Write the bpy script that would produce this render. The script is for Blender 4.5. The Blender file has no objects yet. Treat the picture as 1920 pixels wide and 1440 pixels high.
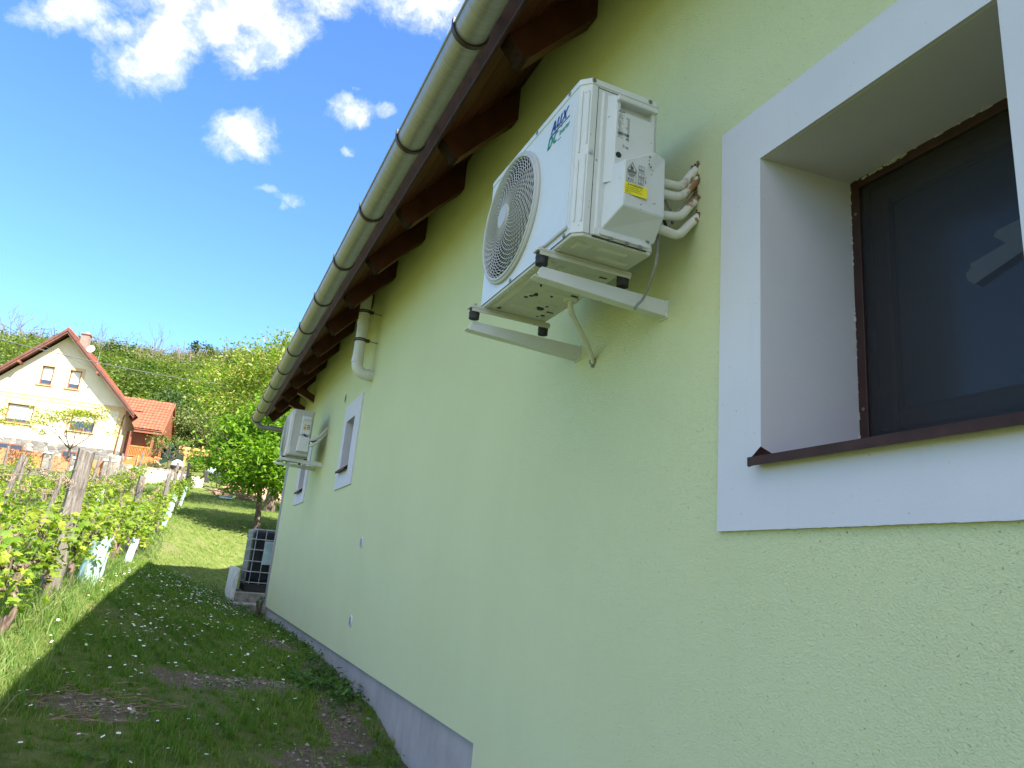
import bpy, bmesh, math, random
import numpy as np
from mathutils import Vector, Matrix
R = math.radians
random.seed(7)
rng = np.random.default_rng(11)
scene = bpy.context.scene
COL = scene.collection

# ------------------------------------------------------------------ camera
CAMP = Vector((-1.4, 0.0, 0.0))
F_PX = 1364.565
ax = Vector((0.9109643, 0.18304662, 0.36964574))
ay = Vector((-0.40317765, 0.20583624, 0.89167215))
az = Vector((0.08713109, -0.9613144, 0.26130977))
cam_d = bpy.data.cameras.new('camera')
cam = bpy.data.objects.new('camera', cam_d)
COL.objects.link(cam)
# rows ax,ay,az are the world axes in (right, down, forward) coordinates
right = Vector((ax[0], ay[0], az[0])); down = Vector((ax[1], ay[1], az[1])); fwd = Vector((ax[2], ay[2], az[2]))
M = Matrix.Identity(4)
for i in range(3):
    M[i][0] = right[i]; M[i][1] = -down[i]; M[i][2] = -fwd[i]; M[i][3] = CAMP[i]
cam.matrix_world = M
cam_d.sensor_fit = 'HORIZONTAL'
cam_d.sensor_width = 36.0
cam_d.lens = 36.0 * F_PX / 1920.0
cam_d.clip_start = 0.05
cam_d.clip_end = 3000
scene.camera = cam

# ------------------------------------------------------------------ light
SUNV = Vector((0.4416, -0.80, 1.0)).normalized()      # towards the sun
sun_el = math.asin(SUNV.z)
sun_az = math.atan2(SUNV.x, SUNV.y)
sd = bpy.data.lights.new('sun', 'SUN'); sd.energy = 4.3; sd.angle = R(0.5); sd.color = (1.0, 0.93, 0.82)
so = bpy.data.objects.new('sun', sd); COL.objects.link(so)
so.rotation_euler = (-SUNV).to_track_quat('-Z', 'Y').to_euler()
scene.view_settings.view_transform = 'Standard'
scene.view_settings.look = 'None'
scene.view_settings.exposure = 2.0
scene.view_settings.gamma = 1.0

def ray(px, py):
    v = right * (px - 960) + down * (py - 720) + fwd * F_PX
    return v.normalized()

# ------------------------------------------------------------------ node helper
class NT:
    def __init__(s, tree): s.t = tree; s.n = tree.nodes; s.l = tree.links
    def add(s, typ, **kw):
        n = s.n.new(typ)
        for k, v in kw.items(): setattr(n, k, v)
        return n
    def link(s, a, b): s.l.new(a, b)
    def val(s, sock, v):
        if hasattr(v, 'is_linked') or isinstance(v, bpy.types.NodeSocket): s.l.new(v, sock)
        else: sock.default_value = v
    def math(s, op, a, b=0.0, c=None, clamp=False):
        n = s.n.new('ShaderNodeMath'); n.operation = op; n.use_clamp = clamp
        s.val(n.inputs[0], a); s.val(n.inputs[1], b)
        if c is not None: s.val(n.inputs[2], c)
        return n.outputs[0]
    def mix(s, f, a, b, typ='MIX'):
        n = s.n.new('ShaderNodeMix'); n.data_type = 'RGBA'; n.blend_type = typ
        s.val(n.inputs[0], f); s.val(n.inputs[6], a); s.val(n.inputs[7], b)
        return n.outputs[2]
    def smooth(s, v, a, b):
        n = s.n.new('ShaderNodeMapRange'); n.interpolation_type = 'SMOOTHSTEP'
        s.val(n.inputs[0], v); n.inputs[1].default_value = a; n.inputs[2].default_value = b
        return n.outputs[0]
    def noise(s, vec, scale, detail=3, rough=0.5, out=0):
        n = s.n.new('ShaderNodeTexNoise'); n.inputs['Scale'].default_value = scale
        n.inputs['Detail'].default_value = detail; n.inputs['Roughness'].default_value = rough
        if vec is not None: s.l.new(vec, n.inputs['Vector'])
        return n.outputs[out]
    def mapping(s, vec, scale=(1, 1, 1), loc=(0, 0, 0), rot=(0, 0, 0)):
        n = s.n.new('ShaderNodeMapping'); s.l.new(vec, n.inputs[0])
        n.inputs['Scale'].default_value = scale; n.inputs['Location'].default_value = loc; n.inputs['Rotation'].default_value = rot
        return n.outputs[0]
    def ramp(s, v, stops):
        n = s.n.new('ShaderNodeValToRGB'); s.val(n.inputs[0], v)
        cr = n.color_ramp
        while len(cr.elements) < len(stops): cr.elements.new(0.5)
        for e, (p, c) in zip(cr.elements, stops): e.position = p; e.color = (*c, 1) if len(c) == 3 else c
        return n.outputs[0]
    def dot(s, v, w):
        n = s.n.new('ShaderNodeVectorMath'); n.operation = 'DOT_PRODUCT'; s.l.new(v, n.inputs[0]); n.inputs[1].default_value = w
        return n.outputs['Value']

# ------------------------------------------------------------------ world: sky with clouds
w = bpy.data.worlds.new('World'); scene.world = w; w.use_nodes = True
nt = NT(w.node_tree); nt.n.clear()
sky = nt.add('ShaderNodeTexSky', sky_type='NISHITA', sun_disc=False)
sky.sun_elevation = sun_el; sky.sun_rotation = sun_az; sky.altitude = 200; sky.air_density = 1.0; sky.dust_density = 0.6; sky.ozone_density = 1.6
gen = nt.add('ShaderNodeTexCoord').outputs['Generated']
wn = nt.add('ShaderNodeTexNoise'); wn.inputs['Scale'].default_value = 9; wn.inputs['Detail'].default_value = 6; wn.inputs['Roughness'].default_value = .6
nt.link(gen, wn.inputs['Vector'])
sub = nt.add('ShaderNodeVectorMath', operation='SUBTRACT'); nt.link(wn.outputs['Color'], sub.inputs[0]); sub.inputs[1].default_value = (.5, .5, .5)
scl = nt.add('ShaderNodeVectorMath', operation='SCALE'); nt.link(sub.outputs[0], scl.inputs[0]); scl.inputs['Scale'].default_value = .06
addv = nt.add('ShaderNodeVectorMath', operation='ADD'); nt.link(gen, addv.inputs[0]); nt.link(scl.outputs[0], addv.inputs[1])
V = addv.outputs[0]
det = nt.noise(V, 30, 11, .66)
# (px, py, rx, ry, tilt, density) of each cloud's place in the sky, turned into directions
clouds = [(430, 25, 125, 42, -22, 1.0), (500, 70, 80, 38, -20, 1.0), (300, 75, 95, 50, -35, 1.0), (130, 20, 90, 34, -15, .8), (330, -5, 110, 30, 0, .8), (230, 60, 60, 24, 0, .75),
          (620, 5, 66, 28, 0, .9), (800, 8, 88, 42, 15, 1.0), (464, 256, 50, 36, 0, 1.0), (450, 285, 30, 22, 0, .75),
          (655, 208, 42, 24, 0, .9), (722, 203, 22, 11, 0, .8), (545, 372, 30, 18, 20, .50), (505, 350, 26, 9, 0, .42), (528, 385, 12, 12, 0, .45),
          (643, 276, 16, 9, 0, .5), (665, 166, 14, 5, 0, .45), (60, 45, 30, 14, 0, .5)]
acc = None
for (px, py, rx, ry, tilt, dens) in clouds:
    c = ray(px, py)
    L = 1.0 / (right * (px - 960) + down * (py - 720) + fwd * F_PX).length
    t1 = (right - c * right.dot(c)).normalized(); t2 = c.cross(t1)
    a = R(tilt); u1 = t1 * math.cos(a) + t2 * math.sin(a); u2 = -t1 * math.sin(a) + t2 * math.cos(a)
    x = nt.math('MULTIPLY', nt.dot(V, u1), 1 / (rx * L)); y = nt.math('MULTIPLY', nt.dot(V, u2), 1 / (ry * L))
    d2 = nt.math('ADD', nt.math('MULTIPLY', x, x), nt.math('MULTIPLY', y, y))
    front = nt.math('GREATER_THAN', nt.dot(gen, c), 0.5)
    m = nt.math('MULTIPLY', nt.math('SUBTRACT', dens, nt.math('MULTIPLY', d2, 0.42)), front)
    acc = m if acc is None else nt.math('MAXIMUM', acc, m)
# unseen clouds to the side and behind, added as neutral fill light
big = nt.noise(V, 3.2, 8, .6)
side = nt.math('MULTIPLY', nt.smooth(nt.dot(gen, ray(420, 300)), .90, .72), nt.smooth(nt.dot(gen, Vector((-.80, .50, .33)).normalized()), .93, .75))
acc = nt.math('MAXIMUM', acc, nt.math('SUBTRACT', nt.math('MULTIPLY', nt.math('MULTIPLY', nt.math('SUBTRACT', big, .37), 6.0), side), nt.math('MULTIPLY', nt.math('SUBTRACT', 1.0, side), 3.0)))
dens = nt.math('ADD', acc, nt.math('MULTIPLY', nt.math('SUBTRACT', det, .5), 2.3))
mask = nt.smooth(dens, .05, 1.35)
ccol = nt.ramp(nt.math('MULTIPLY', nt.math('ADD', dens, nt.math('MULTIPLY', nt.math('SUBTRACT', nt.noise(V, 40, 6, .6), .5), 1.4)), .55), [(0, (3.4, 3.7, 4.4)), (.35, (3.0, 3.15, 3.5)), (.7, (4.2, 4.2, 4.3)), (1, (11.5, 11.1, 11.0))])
hs = nt.add('ShaderNodeHueSaturation'); nt.link(sky.outputs[0], hs.inputs['Color']); hs.inputs['Saturation'].default_value = 1.12; hs.inputs['Value'].default_value = 1.0
skc = nt.mix(1.0, hs.outputs[0], (.64, .80, 1.0, 1), 'MULTIPLY')
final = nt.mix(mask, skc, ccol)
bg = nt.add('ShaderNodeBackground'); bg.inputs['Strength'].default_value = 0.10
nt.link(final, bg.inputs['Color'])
wo = nt.add('ShaderNodeOutputWorld'); nt.link(bg.outputs[0], wo.inputs['Surface'])

# ------------------------------------------------------------------ materials
def mat(name, col=(.5, .5, .5), rough=.6, metal=0.0, spec=.5, fn=None):
    m = bpy.data.materials.new(name); m.use_nodes = True
    n = NT(m.node_tree); b = n.n['Principled BSDF']
    b.inputs['Base Color'].default_value = (*col, 1); b.inputs['Roughness'].default_value = rough
    b.inputs['Metallic'].default_value = metal; b.inputs['Specular IOR Level'].default_value = spec
    if fn: fn(n, b)
    return m
def objco(n): return n.add('ShaderNodeTexCoord').outputs['Object']
def geopos(n): return n.add('ShaderNodeNewGeometry').outputs['Position']
def bump(n, b, h, strength=.3, dist=.01):
    bp = n.add('ShaderNodeBump'); bp.inputs['Strength'].default_value = strength; bp.inputs['Distance'].default_value = dist
    n.val(bp.inputs['Height'], h); n.link(bp.outputs[0], b.inputs['Normal'])
def speckle(c1, c2, scale, bs=.2, bd=.004, stretch=(1, 1, 1), detail=5, lo=.35, hi=.65):
    def f(n, b):
        v = n.mapping(geopos(n), stretch)
        k = n.noise(v, scale, detail)
        n.link(n.ramp(k, [(lo, c1), (hi, c2)]), b.inputs['Base Color'])
        bump(n, b, k, bs, bd)
    return f

def f_plaster(n, b):
    p = geopos(n)
    warp = n.noise(p, 60, 2, .5, 1)
    vm = n.add('ShaderNodeVectorMath', operation='MULTIPLY_ADD'); n.link(warp, vm.inputs[0]); vm.inputs[1].default_value = (.012,) * 3; n.link(p, vm.inputs[2])
    fine = n.noise(n.mapping(vm.outputs[0], (1, .75, 1)), 210, 4, .6)
    worm = n.noise(n.mapping(vm.outputs[0], (1, .6, 1), rot=(.3, 0, 0)), 230, 3, .5)
    pits = n.smooth(worm, .345, .235)
    big = n.noise(p, 1.3, 5, .6)
    streak = n.noise(n.mapping(p, (1, 2.2, .16)), 2.2, 5, .6)
    c = n.ramp(big, [(.3, (.625, .645, .372)), (.7, (.660, .677, .400))])
    c = n.mix(n.smooth(streak, .5, .8), c, (.65, .675, .40, 1))
    c = n.mix(n.math('MULTIPLY', pits, .45), c, (.38, .41, .22, 1))
    # yellowed, dusty run-off and light scuffs
    runo = n.math('MULTIPLY', n.smooth(n.noise(n.mapping(p, (1, 5, .35)), 1.7, 4, .6), .60, .78), .3)
    c = n.mix(runo, c, (.70, .71, .49, 1))
    n.link(c, b.inputs['Base Color'])
    h = n.math('ADD', n.math('MULTIPLY', fine, 1.0), n.math('MULTIPLY', n.math('SUBTRACT', 1.0, pits), .9))
    bump(n, b, h, .85, .0052)
M_plaster = mat('green_plaster', (.40, .5, .28), .92, spec=.2, fn=f_plaster)
def f_white(n, b):
    p = geopos(n)
    k = n.noise(p, 55, 5, .6); big = n.noise(p, 2.0, 4, .6)
    c = n.ramp(big, [(.3, (.61, .585, .635)), (.7, (.655, .63, .68))])
    st = n.noise(n.mapping(p, (1, 14, 1.2)), 1.6, 4, .6)
    c = n.mix(n.math('MULTIPLY', n.smooth(st, .55, .8), .14), c, (.44, .43, .41, 1))
    sp = n.smooth(n.noise(p, 110, 1, .3), .80, .83)
    c = n.mix(n.math('MULTIPLY', sp, .6), c, (.25, .22, .18, 1))
    n.link(c, b.inputs['Base Color']); bump(n, b, n.math('ADD', k, n.noise(p, 260, 2)), .28, .0022)
M_trim = mat('white_render', (.72, .72, .73), .85, spec=.25, fn=f_white)
def f_plinth(n, b):
    p = geopos(n); k = n.noise(p, 3, 6, .65); st = n.noise(n.mapping(p, (1, 3, .5)), 4, 6, .7)
    c = n.ramp(k, [(.3, (.34, .315, .30)), (.7, (.43, .40, .385))]); c = n.mix(n.math('MULTIPLY', n.smooth(st, .5, .75), .5), c, (.27, .25, .24, 1))
    sep = n.add('ShaderNodeSeparateXYZ'); n.link(p, sep.inputs[0])
    n.link(c, b.inputs['Base Color']); bump(n, b, n.noise(p, 120, 4), .5, .003)
M_plinth = mat('grey_plinth', (.4, .39, .39), .9, spec=.2, fn=f_plinth)
def f_wood(c1, c2, c3, axis=(1, .12, 1), sc=14):
    def f(n, b):
        v = n.mapping(geopos(n), axis)
        k = n.noise(v, sc, 6, .6); k2 = n.noise(geopos(n), 1.5, 3)
        c = n.ramp(k, [(.3, c1), (.5, c2), (.72, c3)]); c = n.mix(n.math('MULTIPLY', k2, .5), c, (*c1, 1))
        n.link(c, b.inputs['Base Color']); bump(n, b, k, .25, .003)
    return f
M_soffit = mat('stained_soffit_board', (.10, .035, .015), .5, spec=.3, fn=f_wood((.060, .014, .008), (.100, .024, .011), (.150, .042, .018)))
M_rafter = mat('stained_rafter', (.08, .02, .01), .40, fn=f_wood((.050, .013, .009), (.085, .023, .013), (.125, .040, .019), (.35, 1, .35), 16))
M_endgrain = mat('grey_endgrain', (.16, .12, .10), .9, spec=.08, fn=speckle((.020, .011, .008), (.042, .024, .018), 60))
M_fascia = mat('brown_metal_flashing', (.055, .022, .018), .62, .0, spec=.25, fn=speckle((.028, .011, .009), (.050, .020, .016), 12))
M_bracket = mat('brown_gutter_bracket', (.060, .026, .020), .45, fn=speckle((.022, .009, .007), (.045, .020, .015), 25))
def f_zinc(n, b):
    p = geopos(n)
    br = n.noise(n.mapping(p, (1, 34, 1)), 5, 5, .6); bl = n.noise(p, 4, 4)
    c = n.ramp(br, [(.30, (.23, .205, .205)), (.55, (.32, .295, .30)), (.8, (.46, .44, .46))]); c = n.mix(n.math('MULTIPLY', bl, .5), c, (.28, .265, .285, 1))
    dr = n.smooth(n.noise(n.mapping(p, (1, 3, 1)), 28, 3), .68, .76); c = n.mix(n.math('MULTIPLY', dr, .6), c, (.14, .12, .09, 1))
    n.link(c, b.inputs['Base Color']); n.link(n.math('ADD', n.math('MULTIPLY', br, .25), .30), b.inputs['Roughness']); bump(n, b, br, .15, .002)
M_zinc = mat('galvanised_zinc', (.4, .42, .4), .42, .35, fn=f_zinc)
M_rooftile = mat('red_roof_tile', (.35, .10, .05), .7, fn=speckle((.28, .075, .04), (.45, .14, .08), 6))
def f_paint(c1, c2):
    def f(n, b):
        p = geopos(n); k = n.noise(p, 3.5, 4, .6)
        c = n.ramp(k, [(.3, c1), (.7, c2)])
        sp = n.smooth(n.noise(p, 70, 1, .3), .77, .80); c = n.mix(n.math('MULTIPLY', sp, .7), c, (.20, .15, .10, 1))
        n.link(c, b.inputs['Base Color']); bump(n, b, n.noise(p, 420, 2), .08, .0006)
    return f
M_acw = mat('white_painted_steel', (.66, .66, .655), .38, fn=f_paint((.60, .605, .61), (.68, .68, .68)))
M_acp = mat('white_grille_plastic', (.55, .53, .50), .42, fn=f_paint((.44, .425, .40), (.50, .485, .46)))
M_acpan = mat('beige_pan_steel', (.55, .54, .46), .35, fn=f_paint((.50, .49, .41), (.58, .57, .50)))
M_acside = mat('white_service_panel', (.62, .625, .64), .42, fn=f_paint((.58, .585, .60), (.645, .65, .66)))
M_dark = mat('dark_interior', (.018, .018, .018), .6)
M_fan = mat('fan_blade_plastic', (.05, .05, .052), .4)
M_fin = mat('condenser_fin', (.06, .06, .06), .5, .3, fn=speckle((.04, .04, .04), (.09, .085, .08), 300))
M_rubber = mat('black_rubber', (.022, .021, .022), .7, fn=speckle((.016, .015, .016), (.035, .033, .033), 90))
M_screw = mat('screw_steel', (.30, .29, .27), .35, .8)
M_blue = mat('blue_print', (.022, .062, .25), .4)
M_green = mat('green_print', (.0, .25, .12), .4)
M_ink = mat('black_print', (.03, .03, .033), .5)
M_greyink = mat('grey_print', (.10, .10, .105), .5)
M_yellow = mat('yellow_sticker', (.85, .72, .02), .4)
M_orange = mat('orange_sticker', (.75, .42, .05), .45)
def f_pipe(n, b):
    p = geopos(n); k = n.noise(p, 16, 5, .6); base = n.ramp(n.noise(p, 6, 3), [(.3, (.62, .60, .54)), (.7, (.72, .71, .66))])
    rust = n.smooth(k, .51, .57)
    sep = n.add('ShaderNodeSeparateXYZ'); n.link(p, sep.inputs[0])
    near = n.smooth(sep.outputs[0], -.10, -.03)
    c = n.mix(n.math('MULTIPLY', rust, n.math('ADD', n.math('MULTIPLY', near, .85), .08)), base, (.30, .13, .05, 1))
    n.link(c, b.inputs['Base Color'])
    wv = n.add('ShaderNodeTexWave', wave_type='BANDS', bands_direction='X'); wv.inputs['Scale'].default_value = 75; wv.inputs['Distortion'].default_value = 1.2; n.link(p, wv.inputs[0])
    bump(n, b, wv.outputs['Fac'], .5, .0012)
M_pipe = mat('white_pipe_insulation', (.7, .68, .62), .6, fn=f_pipe)
M_pvc = mat('white_pvc', (.63, .61, .57), .4, fn=f_paint((.58, .565, .52), (.66, .645, .61)))
M_cable = mat('grey_cable', (.23, .23, .23), .5, fn=speckle((.19, .19, .19), (.28, .28, .27), 20))
M_winbrown = mat('brown_window_profile', (.085, .030, .016), .5, fn=speckle((.032, .011, .008), (.048, .018, .012), 18, bs=.05))
M_sill = mat('brown_metal_sill', (.06, .028, .024), .6, spec=.25, fn=speckle((.038, .016, .013), (.062, .026, .021), 22, bs=.06))
M_sash = mat('brown_foil_sash', (.07, .035, .025), .5, fn=f_wood((.05, .024, .017), (.07, .034, .024), (.09, .045, .03), (1, .1, 1), 30))
M_glass = mat('window_glass', (.010, .014, .022), .16, spec=1.0)
M_glass.node_tree.nodes['Principled BSDF'].inputs['IOR'].default_value = 1.75
M_tape = mat('pale_tape', (.62, .68, .74), .55)
M_filler = mat('white_filler', (.62, .60, .55), .9)
def f_screen(n, b):
    out = n.n['Material Output']
    tr = n.add('ShaderNodeBsdfTransparent'); mx = n.add('ShaderNodeMixShader')
    p = geopos(n)
    b.inputs['Base Color'].default_value = (.030, .030, .034, 1); b.inputs['Roughness'].default_value = .55
    mx.inputs[0].default_value = .46
    n.link(tr.outputs[0], mx.inputs[1]); n.link(b.outputs[0], mx.inputs[2]); n.link(mx.outputs[0], out.inputs[0])
M_screen = mat('insect_screen_mesh', fn=f_screen)
M_concrete = mat('concrete', (.32, .30, .27), .9, fn=speckle((.16, .145, .12), (.30, .275, .24), 9, .4, .01))
M_whitewash = mat('whitewashed_concrete', (.7, .7, .68), .85, fn=speckle((.52, .51, .49), (.76, .76, .74), 7, .3, .006))
M_blackfoil = mat('black_plastic_wrap', (.006, .007, .010), .40, spec=.3, fn=lambda n, b: bump(n, b, n.noise(n.mapping(geopos(n), (1, 1, .5)), 7, 5, .65), .9, .05))
M_cage = mat('galvanised_cage', (.33, .35, .37), .4, .6, fn=speckle((.26, .28, .30), (.42, .44, .46), 15))
M_label = mat('pale_blue_label', (.34, .44, .45), .5, fn=speckle((.28, .38, .40), (.40, .50, .52), 5))
# -- plants
def foliage(name, cols, trans=.35, rough=.55, hue=.0):
    def f(n, b):
        g = n.add('ShaderNodeNewGeometry')
        rnd = g.outputs['Random Per Island']
        stops = [(i / (len(cols) - 1), c) for i, c in enumerate(cols)]
        c = n.ramp(rnd, stops)
        big = n.noise(g.outputs['Position'], 1.1, 3)
        c = n.mix(n.math('MULTIPLY', n.smooth(big, .42, .68), .55), c, (*cols[0], 1))
        n.link(c, b.inputs['Base Color'])
        tl = n.add('ShaderNodeBsdfTranslucent'); n.link(n.mix(1.0, c, (1.25, 1.35, .55, 1), 'MULTIPLY'), tl.inputs[0])
        mx = n.add('ShaderNodeMixShader'); mx.inputs[0].default_value = trans
        out = n.n['Material Output']
        n.link(b.outputs[0], mx.inputs[1]); n.link(tl.outputs[0], mx.inputs[2]); n.link(mx.outputs[0], out.inputs[0])
    return mat(name, rough=rough, spec=.3, fn=f)
M_grass = foliage('lawn_grass', [(.080, .185, .020), (.125, .245, .030), (.185, .29, .045), (.31, .31, .10)], .40)
M_longgrass = foliage('long_grass', [(.10, .19, .04), (.14, .25, .05), (.21, .29, .08), (.34, .33, .16)], .40)
M_vine = foliage('vine_leaf', [(.12, .22, .015), (.19, .29, .022), (.27, .35, .035), (.13, .23, .045)], .42)
M_vineyng = foliage('young_vine_leaf', [(.27, .34, .03), (.35, .39, .045), (.22, .31, .03)], .42)
M_walnut = foliage('walnut_leaf', [(.08, .18, .012), (.14, .27, .018), (.21, .34, .03)], .42)
M_cherry = foliage('bronze_tipped_leaf', [(.16, .22, .035), (.23, .30, .05), (.32, .36, .085), (.40, .29, .12)], .38)
M_mimosa = foliage('sparse_yellow_leaf', [(.24, .28, .02), (.32, .34, .04), (.22, .30, .03)], .35)
M_h1 = foliage('bright_wood_leaf', [(.115, .185, .034), (.140, .210, .042), (.17, .24, .055)], .3)  # haze put into the colour: hillside leaf tones lightened towards olive
M_h2 = foliage('mid_wood_leaf', [(.125, .165, .050), (.145, .185, .060), (.17, .205, .075)], .3)
M_h3 = foliage('dark_wood_leaf', [(.045, .095, .028), (.055, .11, .034), (.07, .125, .04)], .25)
M_h4 = foliage('grey_budding_leaf', [(.20, .19, .105), (.25, .23, .14), (.19, .205, .09)], .25)
M_weed = foliage('weed_leaf', [(.04, .11, .012), (.07, .15, .02), (.10, .19, .03)], .3)
M_bark = mat('dark_bark', (.09, .065, .045), .9, fn=speckle((.05, .035, .025), (.16, .12, .09), 22, .8, .02, (1, 1, .3)))
M_vbark = mat('vine_bark', (.13, .09, .065), .9, fn=speckle((.06, .04, .03), (.22, .16, .12), 45, .9, .01, (1, 1, .25)))
M_greybark = mat('grey_bark', (.15, .13, .11), .9, fn=speckle((.10, .085, .07), (.21, .185, .16), 10))
def f_post(n, b):
    v = n.mapping(geopos(n), (1, 1, .12)); k = n.noise(v, 50, 6, .65); cr = n.noise(n.mapping(geopos(n), (1, 1, .25)), 22, 4, .7)
    c = n.ramp(k, [(.28, (.05, .042, .036)), (.5, (.16, .140, .125)), (.75, (.30, .275, .25))])
    c = n.mix(n.smooth(cr, .62, .70), c, (.035, .028, .022, 1))
    n.link(c, b.inputs['Base Color']); bump(n, b, k, .9, .012)
M_post = mat('weathered_post_wood', (.25, .22, .2), .9, fn=f_post)
def f_tube(n, b):
    v = n.mapping(geopos(n), (1, 1, .15)); k = n.noise(v, 30, 4, .6)
    n.link(n.ramp(k, [(.35, (.30, .50, .50)), (.6, (.50, .66, .67))]), b.inputs['Base Color']); bump(n, b, k, .4, .006)
M_tube = mat('pale_blue_grow_tube', (.4, .6, .6), .5, fn=f_tube)
M_straw = mat('dry_tendril', (.30, .22, .15), .9)
M_daisy = mat('daisy_white', (.80, .80, .80), .7); M_daisyc = mat('daisy_yellow', (.75, .50, .03), .8)
# -- neighbour house
M_cream = mat('cream_render', (.86, .77, .62), .85, fn=speckle((.70, .62, .48), (.76, .68, .54), 2, .15, .006))
M_peach = mat('peach_band_render', (.80, .62, .40), .85, fn=speckle((.58, .40, .22), (.64, .46, .27), 3, .15, .006))
def f_stone(n, b):
    vo = n.add('ShaderNodeTexVoronoi', feature='F1'); vo.inputs['Scale'].default_value = 3.4; vo.inputs['Randomness'].default_value = 1
    p = n.mapping(geopos(n), (1, 1, 1.25)); n.link(p, vo.inputs['Vector'])
    ve = n.add('ShaderNodeTexVoronoi', feature='DISTANCE_TO_EDGE'); ve.inputs['Scale'].default_value = 3.4; n.link(p, ve.inputs['Vector'])
    sepc = n.add('ShaderNodeSeparateColor'); n.link(vo.outputs['Color'], sepc.inputs[0])
    c = n.ramp(sepc.outputs[0], [(0, (.12, .115, .11)), (.4, (.18, .17, .16)), (.75, (.23, .215, .195)), (1, (.48, .42, .33))])
    c = n.mix(n.smooth(ve.outputs[0], .05, .02), c, (.24, .22, .20, 1))
    n.link(c, b.inputs['Base Color']); bump(n, b, n.smooth(ve.outputs[0], 0, .08), .6, .03)
M_stone = mat('rubble_stone', (.4, .38, .35), .9, fn=f_stone)
def f_tiles(n, b):
    n.link(n.ramp(n.noise(geopos(n), 4, 4), [(.3, (.33, .062, .030)), (.7, (.44, .105, .052))]), b.inputs['Base Color'])
M_tiles = mat('orange_clay_tile', (.4, .18, .09), .65, fn=f_tiles)
M_verge = mat('brown_verge_board', (.26, .10, .065), .5, fn=speckle((.11, .045, .032), (.16, .068, .048), 4))
M_timber = mat('brown_timber', (.26, .09, .05), .55, fn=f_wood((.19, .06, .03), (.27, .095, .05), (.34, .13, .075)))
M_orangewood = mat('orange_stained_wood', (.55, .19, .04), .5, fn=f_wood((.46, .14, .03), (.58, .20, .05), (.66, .27, .08)))
M_fencewood = mat('orange_brown_fence_board', (.50, .20, .09), .6, fn=f_wood((.42, .155, .065), (.50, .20, .09), (.58, .25, .12), (1, 1, .1), 8))
M_pergola = mat('honey_pergola_wood', (.68, .33, .12), .6, fn=f_wood((.55, .25, .08), (.66, .33, .12), (.76, .43, .18)))
M_shade = mat('pale_roller_shade', (.60, .60, .58), .7, fn=speckle((.55, .55, .53), (.65, .65, .63), 12))
M_hglass = mat('house_glass', (.04, .055, .09), .06, spec=.8)
M_stonecap = mat('pale_coping', (.72, .70, .66), .8, fn=speckle((.62, .60, .56), (.80, .78, .74), 5))
M_dishm = mat('white_enamel', (.82, .82, .82), .4)
M_retain = mat('sandy_retaining_wall', (.50, .43, .35), .9, fn=speckle((.38, .32, .25), (.62, .54, .45), 4, .4, .02))
M_earth = mat('pink_earth', (.42, .24, .15), .95, fn=speckle((.32, .17, .10), (.52, .32, .21), 5, .6, .05))
M_stick = mat('dry_branch', (.26, .17, .12), .9, fn=speckle((.18, .11, .075), (.36, .26, .19), 20))
M_wire = mat('black_cable', (.10, .10, .105), .5)

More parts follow.
